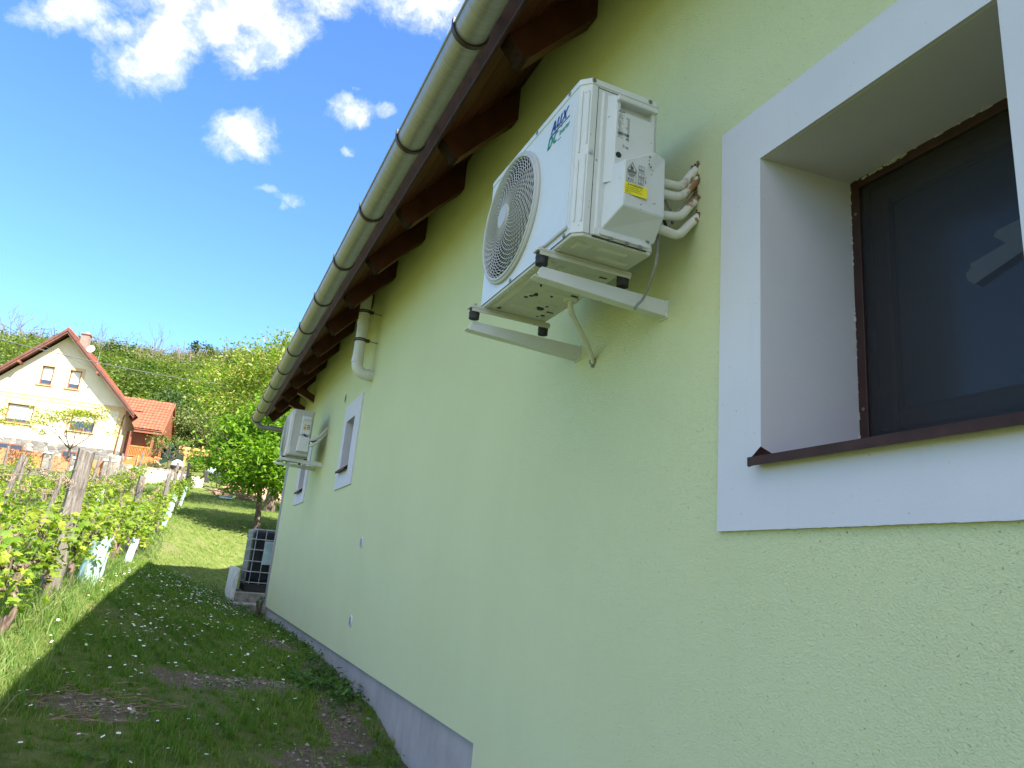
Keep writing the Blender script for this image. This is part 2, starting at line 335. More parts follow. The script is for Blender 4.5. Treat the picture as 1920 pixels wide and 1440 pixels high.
# ------------------------------------------------------------------ mesh builder
class MB:
    def __init__(s): s.v = []; s.f = []; s.m = []; s.sm = []
    def add(s, vs, fs, mi=0, smooth=False):
        o = len(s.v); s.v += [tuple(p) for p in vs]
        for f in fs: s.f.append([i + o for i in f]); s.m.append(mi); s.sm.append(smooth)
        return s
    def box(s, a, b, mi=0):
        x0, y0, z0 = a; x1, y1, z1 = b
        vs = [(x0, y0, z0), (x1, y0, z0), (x1, y1, z0), (x0, y1, z0), (x0, y0, z1), (x1, y0, z1), (x1, y1, z1), (x0, y1, z1)]
        return s.add(vs, [(0, 3, 2, 1), (4, 5, 6, 7), (0, 1, 5, 4), (1, 2, 6, 5), (2, 3, 7, 6), (3, 0, 4, 7)], mi)
    def obox(s, c, X, Y, Z, mi=0):
        c = Vector(c); X = Vector(X); Y = Vector(Y); Z = Vector(Z)
        vs = [c + X * i + Y * j + Z * k for k in (-1, 1) for (i, j) in ((-1, -1), (1, -1), (1, 1), (-1, 1))]
        return s.add(vs, [(0, 3, 2, 1), (4, 5, 6, 7), (0, 1, 5, 4), (1, 2, 6, 5), (2, 3, 7, 6), (3, 0, 4, 7)], mi)
    def bar(s, p, q, w, h, up=(0, 0, 1), mi=0):
        p = Vector(p); q = Vector(q); d = (q - p); L = d.length; d.normalize()
        sd = d.cross(Vector(up))
        if sd.length < 1e-4: sd = d.cross(Vector((1, 0, 0)))
        sd.normalize(); u = sd.cross(d)
        return s.obox((p + q) / 2, sd * w / 2, d * L / 2, u * h / 2, mi)
    def tube(s, pts, r, n=10, mi=0, caps=True, smooth=True):
        pts = [Vector(p) for p in pts]; rs = r if isinstance(r, (list, tuple)) else [r] * len(pts)
        rings = []; prev = None
        for i, p in enumerate(pts):
            t = (pts[min(i + 1, len(pts) - 1)] - pts[max(i - 1, 0)]).normalized()
            if prev is None:
                a = t.cross(Vector((0, 0, 1)))
                if a.length < .1: a = t.cross(Vector((1, 0, 0)))
            else: a = prev - t * prev.dot(t)
            a.normalize(); prev = a; bb = t.cross(a)
            rings.append([p + (a * math.cos(2 * math.pi * k / n) + bb * math.sin(2 * math.pi * k / n)) * rs[i] for k in range(n)])
        vs = [q for rg in rings for q in rg]; fs = []
        for i in range(len(pts) - 1):
            for k in range(n):
                k2 = (k + 1) % n; fs.append((i * n + k, i * n + k2, (i + 1) * n + k2, (i + 1) * n + k))
        s.add(vs, fs, mi, smooth)
        if caps:
            s.add(rings[0], [tuple(reversed(range(n)))], mi); s.add(rings[-1], [tuple(range(n))], mi)
        return s
    def prism(s, poly, vec, mi=0):
        """poly: list of 3D points (planar), extruded by vec"""
        n = len(poly); vec = Vector(vec); vs = [Vector(p) for p in poly] + [Vector(p) + vec for p in poly]
        fs = [tuple(range(n)), tuple(reversed(range(n, 2 * n)))] + [(i, (i + 1) % n, n + (i + 1) % n, n + i)[::-1] for i in range(n)]
        return s.add(vs, fs, mi)
    def disc(s, c, nrm, r, h, n=24, mi=0, r2=None):
        c = Vector(c); nrm = Vector(nrm).normalized()
        return s.tube([c, c + nrm * h], [r, r if r2 is None else r2], n, mi)
    def build(s, name, mats, parent=None, loc=None, bevel=None, recalc=True, seg=2):
        me = bpy.data.meshes.new(name); me.from_pydata(s.v, [], s.f)
        if not isinstance(mats, (list, tuple)): mats = [mats]
        for m_ in mats: me.materials.append(m_)
        me.polygons.foreach_set('material_index', s.m); me.polygons.foreach_set('use_smooth', s.sm)
        if recalc or bevel:
            bm = bmesh.new(); bm.from_mesh(me)
            bmesh.ops.recalc_face_normals(bm, faces=bm.faces)
            bm.to_mesh(me); bm.free()
        me.update()
        o = bpy.data.objects.new(name, me); COL.objects.link(o)
        if parent is not None: o.parent = parent
        if loc is not None: o.location = loc
        if bevel:
            md = o.modifiers.new('bevel', 'BEVEL'); md.width = bevel; md.segments = seg; md.limit_method = 'ANGLE'; md.angle_limit = R(40)
        return o
def empty(name, loc=(0, 0, 0), rz=0):
    o = bpy.data.objects.new(name, None); COL.objects.link(o); o.location = loc; o.rotation_euler = (0, 0, rz); o.empty_display_size = .2
    return o
def tag(o, label, cat, group=None):
    o['label'] = label; o['category'] = cat
    if group: o['group'] = group
    return o
def kind(o, k):
    o['kind'] = k; return o
def npmesh(name, verts, faces, mats, midx=None, parent=None, smooth=False, link=True):
    """verts (N,3); faces (M,k)"""
    me = bpy.data.meshes.new(name); faces = np.asarray(faces, dtype=np.int32); k = faces.shape[1]
    me.vertices.add(len(verts)); me.vertices.foreach_set('co', np.asarray(verts, dtype=np.float32).ravel())
    me.loops.add(faces.size); me.loops.foreach_set('vertex_index', faces.ravel())
    me.polygons.add(len(faces)); me.polygons.foreach_set('loop_start', np.arange(0, faces.size, k, dtype=np.int32))
    me.polygons.foreach_set('loop_total', np.full(len(faces), k, dtype=np.int32))
    if not isinstance(mats, (list, tuple)): mats = [mats]
    for m_ in mats: me.materials.append(m_)
    if midx is not None: me.polygons.foreach_set('material_index', np.asarray(midx, dtype=np.int32))
    me.polygons.foreach_set('use_smooth', np.full(len(faces), smooth))
    me.update(); me.validate()
    if not link: return me
    o = bpy.data.objects.new(name, me); COL.objects.link(o)
    if parent is not None: o.parent = parent
    return o
def scatter(template, tfaces, pos, rot, size):
    """copies of a small template (T,3) at pos (N,3) with rotation matrices rot (N,3,3) and sizes (N,)"""
    T = len(template); N = len(pos)
    v = np.einsum('nij,tj->nti', rot, template) * size[:, None, None] + pos[:, None, :]
    f = (np.asarray(tfaces)[None] + (np.arange(N) * T)[:, None, None]).reshape(-1, len(tfaces[0]))
    return v.reshape(-1, 3), f
def rand_rot(n, r, tilt=1.0, base_up=True):
    """random frames whose third axis is spread about +z by tilt (radians)"""
    az_ = r.uniform(0, 2 * np.pi, n); ti = r.normal(0, tilt, n); sp = r.uniform(0, 2 * np.pi, n)
    def Rz(a): c, s_ = np.cos(a), np.sin(a); z = np.zeros_like(a); o = z + 1; return np.stack([np.stack([c, -s_, z], -1), np.stack([s_, c, z], -1), np.stack([z, z, o], -1)], -2)
    def Rx(a): c, s_ = np.cos(a), np.sin(a); z = np.zeros_like(a); o = z + 1; return np.stack([np.stack([o, z, z], -1), np.stack([z, c, -s_], -1), np.stack([z, s_, c], -1)], -2)
    return Rz(az_) @ Rx(ti) @ Rz(sp)

def text_mesh(body, size, shear=0.0, bold=0.0, xs=1.0):
    cu = bpy.data.curves.new('writing', 'FONT'); cu.body = body; cu.size = size; cu.shear = shear; cu.offset = bold; cu.fill_mode = 'FRONT'; cu.resolution_u = 4
    o = bpy.data.objects.new('writing', cu); COL.objects.link(o)
    dg = bpy.context.evaluated_depsgraph_get(); dg.update()
    me = bpy.data.meshes.new_from_object(o.evaluated_get(dg))
    vs = [(v.co.x * xs, v.co.y) for v in me.vertices]; fs = [tuple(p.vertices) for p in me.polygons]
    bpy.data.objects.remove(o); bpy.data.curves.remove(cu); bpy.data.meshes.remove(me)
    return vs, fs
def put_text(mb, body, size, origin, U, W, mi=0, **kw):
    vs, fs = text_mesh(body, size, **kw); origin = Vector(origin); U = Vector(U); W = Vector(W)
    mb.add([origin + U * x + W * y for x, y in vs], fs, mi)

# ------------------------------------------------------------------ terrain
WY = np.array([-60, -10, 0, 2, 3.4, 4.4, 5.4, 7.4, 9.2, 12.7, 14, 16, 18, 20, 22, 27, 33, 36, 44, 48, 60, 90, 120, 160, 200, 400, 900.])
WZ = np.array([-3., -2.0, -1.5, -1.42, -1.25, -1.10, -.95, -.88, -.87, -.93, -.92, -.80, -.42, .30, .90, 1.62, 2.42, 2.95, 3.6, 4.3, 7.0, 15, 23.5, 33.5, 36, 38, 38])
LY = np.array([-60, -10, 0, 2, 5, 7.5, 10, 12.8, 15.6, 17.8, 20, 24, 30, 33, 34.2, 36, 43, 48, 60, 90, 120, 160, 200, 400, 900.])
LZ = np.array([-3., -2.0, -1.5, -1.25, -.86, -.52, -.34, -.20, -.28, .20, .70, 1.18, 2.0, 2.42, 2.70, 2.95, 3.45, 4.12, 7.0, 15, 23.5, 33.5, 36, 38, 38])
def sstep(x, a, b):
    t = np.clip((x - a) / (b - a), 0, 1); return t * t * (3 - 2 * t)
def height(x, y):
    x = np.asarray(x, float); y = np.asarray(y, float)
    wz = np.interp(y, WY, WZ); lz = np.interp(y, LY, LZ)
    t = sstep(-x, 0.0, 2.1)
    h = wz * (1 - t) + lz * t
    h += .02 * np.sin(x * 3.1 + y * 1.7) * np.sin(y * 2.3 - x) * sstep(y, 2, 5)
    far = sstep(y, 60, 150)
    h += far * (4.5 * sstep(x, -25, 25) - 3.0 * sstep(-x, 20, 60) + 1.2 * np.sin(x * .07 + 1) + .8 * np.sin(x * .19))
    h += .75 * sstep(x, -5.0, -2.5) * sstep(y, 39, 44) * (1 - sstep(y, 60, 75))
    h -= .55 * sstep(-x, 2.5, 5.5) * sstep(y, 12, 19) * (1 - sstep(y, 43.2, 47))
    return h
def H(x, y): return float(height(x, y))
# bare soil patches (x, y, rx, ry)
PATCH = [(-.45, 4.25, .30, .45), (-1.0, 5.75, .45, .20), (-.22, 5.3, .16, .7), (-1.72, 4.95, .32, .20), (-.55, 5.9, .35, .16), (-.12, 6.6, .18, .8), (-.3, 8.2, .2, .5), (-.9, 11.0, .2, .3), (.0, 3.6, .45, .8)]
def soil(x, y):
    s = np.zeros_like(np.asarray(x, float))
    wob = .35 * np.sin(x * 9 + y * 4) + .3 * np.sin(y * 11 - x * 6) + .5 * np.sin(x * 23 + 2 * np.sin(y * 17)) * np.sin(y * 29 + 2 * np.sin(x * 13))
    for (cx, cy, rx, ry) in PATCH:
        d = ((x - cx) / rx) ** 2 + ((y - cy) / ry) ** 2
        s = np.maximum(s, 1 - sstep(d + wob * .6, .45, 1.5))
    return s
def make_ground():
    xs = np.concatenate([np.array([-1200, -800, -500, -300, -200, -150, -110, -80, -60, -45, -35, -28, -22]), np.arange(-18, -4, .5), np.arange(-4, .6, .08), np.arange(.6, 12, .6), np.array([14, 18, 24, 32, 45, 60, 80, 110, 150, 200, 300, 500, 800, 1200])])
    ys = np.concatenate([np.array([-1200, -700, -400, -200, -100, -50, -25, -12, -6, -3, -1, 0, 1, 2]), np.arange(2.6, 9, .08), np.arange(9, 20, .25), np.arange(20, 60, .6), np.arange(60, 200, 4), np.array([220, 260, 320, 420, 600, 900, 1300.])])
    X, Y = np.meshgrid(xs, ys); Z = height(X, Y)
    nb = .012 * np.sin(X * 31 + 3 * np.sin(Y * 17)) * np.sin(Y * 27 + 2 * np.sin(X * 23)); Z = Z + nb * (np.abs(Y - 6) < 6)
    v = np.stack([X, Y, Z], -1).reshape(-1, 3); nx = len(xs); ny = len(ys)
    i, j = np.meshgrid(np.arange(nx - 1), np.arange(ny - 1)); a = (j * nx + i).ravel()
    f = np.stack([a, a + 1, a + nx + 1, a + nx], -1)
    def fg(n, b):
        at = n.add('ShaderNodeAttribute', attribute_name='soil'); p = geopos(n)
        k = n.noise(p, 6, 6, .65); k2 = n.noise(p, .7, 4)
        g = n.ramp(k, [(.3, (.070, .10, .020)), (.5, (.12, .16, .038)), (.7, (.19, .19, .075))])
        g = n.mix(n.smooth(k2, .5, .72), g, (.17, .17, .075, 1))
        s1 = n.ramp(n.noise(p, 30, 6, .7), [(.3, (.12, .088, .064)), (.55, (.20, .155, .118)), (.75, (.32, .26, .21))])
        c = n.mix(n.smooth(n.math('ADD', at.outputs['Fac'], n.math('MULTIPLY', n.math('SUBTRACT', k, .5), .9)), .35, .6), g, s1)
        n.link(c, b.inputs['Base Color']); bump(n, b, n.noise(p, 55, 6, .7), .9, .03)
    o = npmesh('ground', v, f, mat('garden_ground', rough=.95, spec=.1, fn=fg), smooth=True)
    at = o.data.attributes.new('soil', 'FLOAT', 'POINT'); at.data.foreach_set('value', soil(v[:, 0], v[:, 1]).astype(np.float32))
    kind(o, 'structure')
make_ground()

# ------------------------------------------------------------------ green house
house = empty('green_house', (0, 0, 0))
tag(house, 'pale green plastered house with white window surrounds, brown eaves and zinc gutter', 'house')
YN, YF = -5.0, 13.1
ZT = 3.02
W1 = dict(y0=.81, y1=1.535, z0=.376, z1=1.31, oy0=.63, oy1=1.713, oz0=.19, oz1=1.492)
W2 = dict(y0=7.56, y1=8.0, z0=.98, z1=1.54, oy0=7.29, oy1=8.17, oz0=.795, oz1=1.74)
W3 = dict(y0=10.76, y1=11.28, z0=.99, z1=1.55, oy0=10.49, oy1=11.52, oz0=.815, oz1=1.74)
mb = MB()
ycuts = sorted({YN, YF, 3.45, .81, 1.535, 7.56, 8.0, 10.76, 11.28}); zcuts = [-1.9, -.742, .376, .98, .99, 1.31, 1.54, 1.55, ZT]
holes = [W1, W2, W3]; T = .40
def inhole(y, z): return any(h['y0'] < y < h['y1'] and h['z0'] < z < h['z1'] for h in holes)
def exists(y, z):
    if not (YN < y < YF and -1.9 < z < ZT): return False
    if z < -.742 and y > 3.45: return False
    return not inhole(y, z)
for i in range(len(ycuts) - 1):
    for j in range(len(zcuts) - 1):
        y0, y1, z0, z1 = ycuts[i], ycuts[i + 1], zcuts[j], zcuts[j + 1]; ym, zm = (y0 + y1) / 2, (z0 + z1) / 2
        if not exists(ym, zm): continue
        mb.add([(0, y0, z0), (0, y1, z0), (0, y1, z1), (0, y0, z1)], [(0, 1, 2, 3)])
        e = .001
        if not exists(y1 + e, zm) and not inhole(y1 + e, zm): mb.add([(0, y1, z0), (T, y1, z0), (T, y1, z1), (0, y1, z1)], [(0, 1, 2, 3)])
        if not exists(y0 - e, zm) and not inhole(y0 - e, zm): mb.add([(0, y0, z0), (T, y0, z0), (T, y0, z1), (0, y0, z1)], [(0, 1, 2, 3)])
        if not exists(ym, z0 - e) and not inhole(ym, z0 - e): mb.add([(0, y0, z0), (T, y0, z0), (T, y1, z0), (0, y1, z0)], [(0, 1, 2, 3)])
        if not exists(ym, z1 + e) and not inhole(ym, z1 + e): mb.add([(0, y0, z1), (T, y0, z1), (T, y1, z1), (0, y1, z1)], [(0, 1, 2, 3)])
HW = 8.0; RZ = 2.98 + 4 * 1.14
for yy in (YF, YN):     # gable walls
    mb.add([(T, yy, -1.9), (HW, yy, -1.9), (HW, yy, ZT), (HW / 2, yy, RZ - .03), (T, yy, ZT + T)], [(0, 1, 2, 3, 4)])
    mb.add([(0, yy, ZT), (T, yy, ZT), (T, yy, ZT + T)], [(0, 1, 2)])
mb.add([(HW, YN, -1.9), (HW, YF, -1.9), (HW, YF, ZT), (HW, YN, ZT)], [(0, 1, 2, 3)])
mb.build('wall', M_plaster, house, recalc=False)
mb = MB(); mb.box((.030, 3.45, -2.2), (T, YF - .03, -.7415)); mb.build('plinth', M_plinth, house)
# black backing so that the rooms are dark
mb = MB(); mb.box((T + .25, YN + .3, -1.5), (T + .27, YF - .3, 2.6)); mb.build('black_backing', M_dark, house)
mb = MB(); mb.add([(.0, YF + .0, -.742), (T, YF, -.742)], [])
# roof slab
mb = MB(); s = 1.14; EX = -.475
def rz(x): return 2.98 + s * x
YE = 13.42
# soffit boards (tongue and groove along the eave)
nb_ = 6; xs_ = np.linspace(EX, .06, nb_ + 1)
for i in range(nb_):
    a, b_ = xs_[i] + .0012, xs_[i + 1] - .0012
    mb.add([(a, YN - .3, rz(a)), (b_, YN - .3, rz(b_)), (b_, YE, rz(b_)), (a, YE, rz(a)),
            (a, YN - .3, rz(a) + .03), (b_, YN - .3, rz(b_) + .03), (b_, YE, rz(b_) + .03), (a, YE, rz(a) + .03)],
           [(0, 1, 2, 3), (4, 5, 6, 7), (0, 1, 5, 4), (2, 3, 7, 6), (1, 2, 6, 5), (3, 0, 4, 7)])
mb.build('soffit', M_soffit, house, bevel=.002, seg=1)
mb = MB()
a, b_ = EX - .02, HW / 2
for sg in (0, 1):
    f = (lambda x: x) if sg == 0 else (lambda x: HW - x)
    P = [(f(a), rz(a) + .045), (f(b_), rz(b_) + .045), (f(b_), rz(b_) + .22), (f(a - .06), rz(a - .06) + .20)]
    mb.prism([(p[0], YN - .3, p[1]) for p in P], (0, YE + .02 - YN + .3, 0))
mb.build('roof', M_rooftile, house)
# rafters
for k in range(-6, 12):
    yk = 2.70 + .965 * k
    mb = MB(); w_ = .105
    prof = [(-.455, rz(-.455) - .002), (-.372, 2.365), (-.345, 2.372), (.05, 2.372 + .395 * 1.14 - .01), (.05, rz(.05) - .002)]
    # separate end-grain faces from the sides
    n_ = len(prof); A = [(p[0], yk, p[1]) for p in prof]; B = [(p[0], yk + w_, p[1]) for p in prof]
    vs = A + B; fs = [tuple(range(n_)), tuple(reversed(range(n_, 2 * n_)))]
    mb.add(vs, fs, 0)
    for i in range(n_): mb.add([A[i], A[(i + 1) % n_], B[(i + 1) % n_], B[i]], [(0, 1, 2, 3)], 1 if i in (0, 1) else (2 if i == 2 else 0))
    bm_o = mb.build('rafter', [M_rafter, M_endgrain, M_soffit], house)
# wall plate stubs near the far end
for yk in (11.15, 12.15):
    mb = MB(); mb.prism([(0, yk, 2.36), (0, yk, 2.47), (-.26, yk, 2.60), (-.26, yk, 2.47)], (0, .1, 0)); mb.build('lookout_beam', M_rafter, house, bevel=.004)
# fascia flashing
mb = MB()
mb.prism([(-.482, YN - .3, rz(-.475) - .012), (-.530, YN - .3, 2.475), (-.560, YN - .3, 2.55), (-.552, YN - .3, 2.60), (-.49, YN - .3, 2.60)], (0, YE - YN + .3, 0))
mb.tube([(-.488, YN - .3, rz(-.475) - .016), (-.488, YE, rz(-.475) - .016)], .010, 8)
mb.build('fascia', M_fascia, house)
# gutter
GX, GZ, GR = -.648, 2.372, .0775
g = MB(); NS = 20
def garc(r, y, a0=180, a1=360):
    return [Vector((GX + r * math.cos(R(a0 + (a1 - a0) * i / NS)), y, GZ + r * math.sin(R(a0 + (a1 - a0) * i / NS)))) for i in range(NS + 1)]
ys_ = [YN - .3, -2, 2.35, 6.30, 10.25, YE + .06]
for i in range(len(ys_) - 1):
    o_ = .0012 * (i % 2)
    A_ = garc(GR + o_, ys_[i]); B_ = garc(GR + o_, ys_[i + 1] + .03)
    n1 = NS + 1
    g.add(A_ + B_, [(k, k + 1, n1 + k + 1, n1 + k) for k in range(NS)], 0, True)
    A2 = garc(GR + o_ - .003, ys_[i]); B2 = garc(GR + o_ - .003, ys_[i + 1] + .03)
    g.add(A2 + B2, [(k, k + 1, n1 + k + 1, n1 + k) for k in range(NS)], 0, True)
    g.add(B_ + B2, [(k, k + 1, n1 + k + 1, n1 + k) for k in range(NS)], 0)
g.tube([(GX - GR, YN - .3, GZ + .002), (GX - GR, YE + .06, GZ + .002)], .008, 10)
e_ = garc(GR, YE + .075); g.add(e_, [tuple(range(len(e_)))], 0)
gut = g.build('gutter', M_zinc, house, recalc=False)
for k in range(-6, 12):
    yk = 2.66 + .965 * k
    mb = MB(); r0, r1 = GR + .003, GR + .011; wd = .026
    P0 = [(GX + r0 * math.cos(R(a)), GZ + r0 * math.sin(R(a))) for a in np.linspace(176, 366, 25)]
    P1 = [(GX + r1 * math.cos(R(a)), GZ + r1 * math.sin(R(a))) for a in np.linspace(176, 366, 25)]
    P0 = [(P0[0][0] + .001, GZ + .026)] + P0 + [(-.556, 2.50)]; P1 = [(P1[0][0] - .001, GZ + .030)] + P1 + [(-.548, 2.50)]
    nn = len(P0)
    vs = [(p[0], yk, p[1]) for p in P0] + [(p[0], yk, p[1]) for p in P1] + [(p[0], yk + wd, p[1]) for p in P0] + [(p[0], yk + wd, p[1]) for p in P1]
    fs = []
    for i in range(nn - 1):
        fs += [(i, i + 1, nn + i + 1, nn + i), (2 * nn + i, 3 * nn + i, 3 * nn + i + 1, 2 * nn + i + 1), (i, 2 * nn + i, 2 * nn + i + 1, i + 1), (nn + i, nn + i + 1, 3 * nn + i + 1, 3 * nn + i)]
    fs += [(0, nn, 3 * nn, 2 * nn), (nn - 1, 3 * nn - 1, 4 * nn - 1, 2 * nn - 1)]
    mb.add(vs, fs); mb.build('gutter_bracket', M_bracket, gut)
# rainwater downpipe at the far corner
mb = MB(); yb = YE + .0
mb.tube([(GX + .02, yb, GZ - .05), (GX + .06, yb, GZ - .11), (GX + .14, yb, GZ - .13), (-.10, yb - .05, 2.25), (-.02, yb - .12, 2.235), (.022, yb - .16, 2.17), (.022, yb - .16, 1.0), (.022, yb - .16, -.75)], .042, 14)
for z_ in (1.6, .2): mb.tube([(.022, yb - .16, z_), (.022, yb - .16, z_ + .03)], .048, 14)
mb.build('downpipe', M_zinc, house)
# white waste pipe from the soffit into the wall
mb = MB(); px_, py_ = -.17, 7.0
arc = [(px_ + .10 * (1 - math.cos(a)), py_, 1.945 - .10 * math.sin(a)) for a in np.linspace(0, math.pi / 2, 8)]
mb.tube([(px_, py_, 2.82), (px_, py_, 2.0), (px_, py_, 1.96)] + arc[1:] + [(.01, py_, 1.845)], .055, 20)
for z0, z1, r_ in ((2.34, 2.40, .060), (2.43, 2.435, .0585), (1.95, 2.0, .060)): mb.tube([(px_, py_, z0), (px_, py_, z1)], r_, 20)
mb.tube([(-.065, py_, 1.845), (-.035, py_, 1.845)], .060, 20)
vp = mb.build('waste_pipe', M_pvc, house)
for z_ in (2.47, 2.17):
    mb = MB(); mb.tube([(px_, py_, z_), (px_, py_, z_ + .012)], .062, 20); mb.tube([(px_, py_, z_ + .018), (px_, py_, z_ + .03)], .062, 20)
    mb.bar((px_ + .05, py_ - .03, z_ + .015), (px_ + .085, py_ - .03, z_ + .015), .02, .03); mb.tube([(px_ + .06, py_ - .03, z_ + .015), (0.01, py_ - .02, z_ + .01)], .004, 8)
    mb.build('pipe_clamp', M_rubber, vp)
# small round wall vents
for (y_, z_) in ((6.44, .215), (6.44, -.437)):
    mb = MB(); mb.disc((-.001, y_, z_), (-1, 0, 0), .052, .008, 28, 0, .047)
    mb.disc((-.009, y_, z_), (-1, 0, 0), .040, .001, 28, 0)
    for i in range(-3, 4):
        hw = math.sqrt(max(.038 ** 2 - (i * .0095) ** 2, 0)) * .85
        mb.obox((-.0112, y_, z_ + i * .0095), (.0006, 0, 0), (0, hw, 0), (0, 0, .0022), 1)
    mb.build('wall_vent', [M_trim, M_dark], house)
mb = MB(); mb.disc((-.004, 8.36, 1.88), (1, 0, 0), .05, .003, 20, 0)
mb.add([(-.006, 8.36 + (.055 if i % 2 else .047) * math.cos(i * math.pi / 10) * 1.0, 1.88 + (.055 if i % 2 else .047) * math.sin(i * math.pi / 10)) for i in range(20)], [], 0)
mb.tube([(-.003, 8.36 + .052 * math.cos(t), 1.88 + .052 * math.sin(t)) for t in np.linspace(0, 2 * math.pi, 21)], .005, 6, 1)
mb.build('open_vent_hole', [M_dark, M_plaster], house)

# windows
def make_window(Wd, depth, zt_in, zb_in, proud=.014, near=False):
    yc = (Wd['y0'] + Wd['y1']) / 2
    win = empty('window', (0, yc, Wd['oz0'])); win.parent = house
    mb = MB(); p = -proud; c = .006
    O = [(Wd['oy0'], Wd['oz0']), (Wd['oy1'], Wd['oz0']), (Wd['oy1'], Wd['oz1']), (Wd['oy0'], Wd['oz1'])]
    I = [(Wd['y0'], Wd['z0']), (Wd['y1'], Wd['z0']), (Wd['y1'], Wd['z1']), (Wd['y0'], Wd['z1'])]
    Iin = [(Wd['y0'], zb_in), (Wd['y1'], zb_in), (Wd['y1'], zt_in), (Wd['y0'], zt_in)]
    off = Vector((0, yc, Wd['oz0']))
    # outer ring split into short lengths with a slightly uneven edge
    def seg(a, b_, n):
        return [(a[0] + (b_[0] - a[0]) * i / n, a[1] + (b_[1] - a[1]) * i / n) for i in range(n)]
    NSG = 90
    Or = []; Ir = []
    for i in range(4): Or += seg(O[i], O[(i + 1) % 4], NSG); Ir += seg(I[i], I[(i + 1) % 4], NSG)
    r_ = random.Random(5)
    Oj = [(a + r_.uniform(-1, 1) * .0007, b_ + r_.uniform(-1, 1) * .0007) for a, b_ in Or]
    n = len(Or)
    Of = [Vector((p, y, z)) - off for y, z in Oj]; Ob = [Vector((.004, y, z)) - off for y, z in Oj]; If = [Vector((p, y, z)) - off for y, z in Ir]
    mb.add(Of + If, [(i, (i + 1) % n, n + (i + 1) % n, n + i) for i in range(n)]); mb.add(Ob + Of, [(i, (i + 1) % n, n + (i + 1) % n, n + i) for i in range(n)])
    a = [Vector((p, y, z)) - off for y, z in I]; b_ = [Vector((depth, y, z)) - off for y, z in Iin]
    mb.add(a + b_, [(i, (i + 1) % 4, 4 + (i + 1) % 4, 4 + i) for i in (1, 2, 3)])
    mb.build('window_surround', M_trim, win, recalc=False)
    # sloping metal sill with a drip edge and turned-up ends
    mb = MB(); y0, y1 = Wd['y0'], Wd['y1']; zf, zb = Wd['z0'] + .004, zb_in + .004; xf = -.045 if near else -.05
    mb.add([Vector(q) - off for q in [(xf, y0 - .015, zf), (xf, y1 + .006, zf), (depth, y1 - .002, zb), (depth, y0 + .002, zb)]], [(0, 1, 2, 3)])
    mb.obox(Vector((xf - .002, (y0 + y1) / 2, zf - .011)) - off, (.0015, 0, 0), (0, (y1 - y0) / 2 + .014, 0), (0, 0, .012))
    for ye, sg in ((y1 - .003, 1), (y0 + .003, -1)):
        mb.prism([Vector(q) - off for q in [(xf - .004, ye + .010 * sg, zf - .026), (xf, ye, zf + .002), (-.016, ye, zf + .034), (.05, ye, zf + .012)]], (0, .003 * sg, 0))
    mb.build('window_sill', M_sill, win)
    # frame
    mb = MB(); fw = .032; x0, x1 = depth - .001, depth + .02; z0, z1 = zb_in, zt_in
    def ring(mb, x0, x1, y0, y1, z0, z1, fw, mi=0):
        for (a, b_) in (((x0, y0, z0), (x1, y0 + fw, z1)), ((x0, y1 - fw, z0), (x1, y1, z1)), ((x0, y0 + fw, z0), (x1, y1 - fw, z0 + fw)), ((x0, y0 + fw, z1 - fw), (x1, y1 - fw, z1))):
            mb.box(Vector(a) - off, Vector(b_) - off, mi)
    if near:
        ring(mb, x0, x1, y0, y1, z0, z1, fw); mb.build('screen_frame', M_winbrown, win, bevel=.002)
        mb = MB()
        for (yy, zz) in ((y1 - .018, z0 + .12), (y1 - .018, z1 - .12), (y0 + .018, z0 + .12)):
            mb = MB(); mb.disc(Vector((x0 - .003, yy, zz)) - off, (1, 0, 0), .005, .003, 12); mb.build('screw', M_screw, win)
        mb = MB(); mb.box(Vector((x1 - .012, y0 + fw, z0 + fw)) - off, Vector((x1 - .011, y1 - fw, z1 - fw)) - off); mb.build('insect_screen', M_screen, win)
        xa = x1 + .012
    else: xa = depth
    mb = MB(); ring(mb, xa, xa + .05, y0 - .01, y1 + .01, z0 - .01, z1 + .01, .055 if near else .04); mb.build('window_frame', M_sash, win, bevel=.004)
    mb = MB(); q = .05 if near else .036; ring(mb, xa - .010, xa + .045, y0 + q, y1 - q, z0 + q, z1 - q, .062 if near else .04); mb.build('sash', M_sash, win, bevel=.012, seg=3)
    q2 = .10 if near else .07
    mb = MB(); mb.box(Vector((xa + .012, y0 + q2, z0 + q2)) - off, Vector((xa + .018, y1 - q2, z1 - q2)) - off); gl = mb.build('pane', M_glass, win)
    if near:
        # caulk crumbs round the frame
        mb = MB(); r_ = random.Random(3)
        for i in range(60):
            y = y1 - .002 - r_.random() * .16 - .05; mb.obox(Vector((x0 - .003, y, z1 - .004 - r_.random() * .006)) - off, (.002, 0, 0), (0, r_.uniform(.001, .004), 0), (0, 0, r_.uniform(.001, .003)))
        for i in range(70):
            t = r_.random(); e = r_.uniform(.0006, .0022)
            if t < .55: mb.obox(Vector((x0 - .001, y1 - .002, z0 + (z1 - z0) * r_.random())) - off, (.002, 0, 0), (0, e, 0), (0, 0, e * 2.2))
            else: mb.obox(Vector((x0 - .001, y0 + (y1 - y0) * r_.random(), z1 - .002)) - off, (.002, 0, 0), (0, e * 2.5, 0), (0, 0, e))
        mb.build('caulk', M_filler, win)
    return win
win1 = make_window(W1, .36, 1.343, .462, near=True)
make_window(W2, .20, 1.555, 1.00); make_window(W3, .20, 1.565, 1.01)
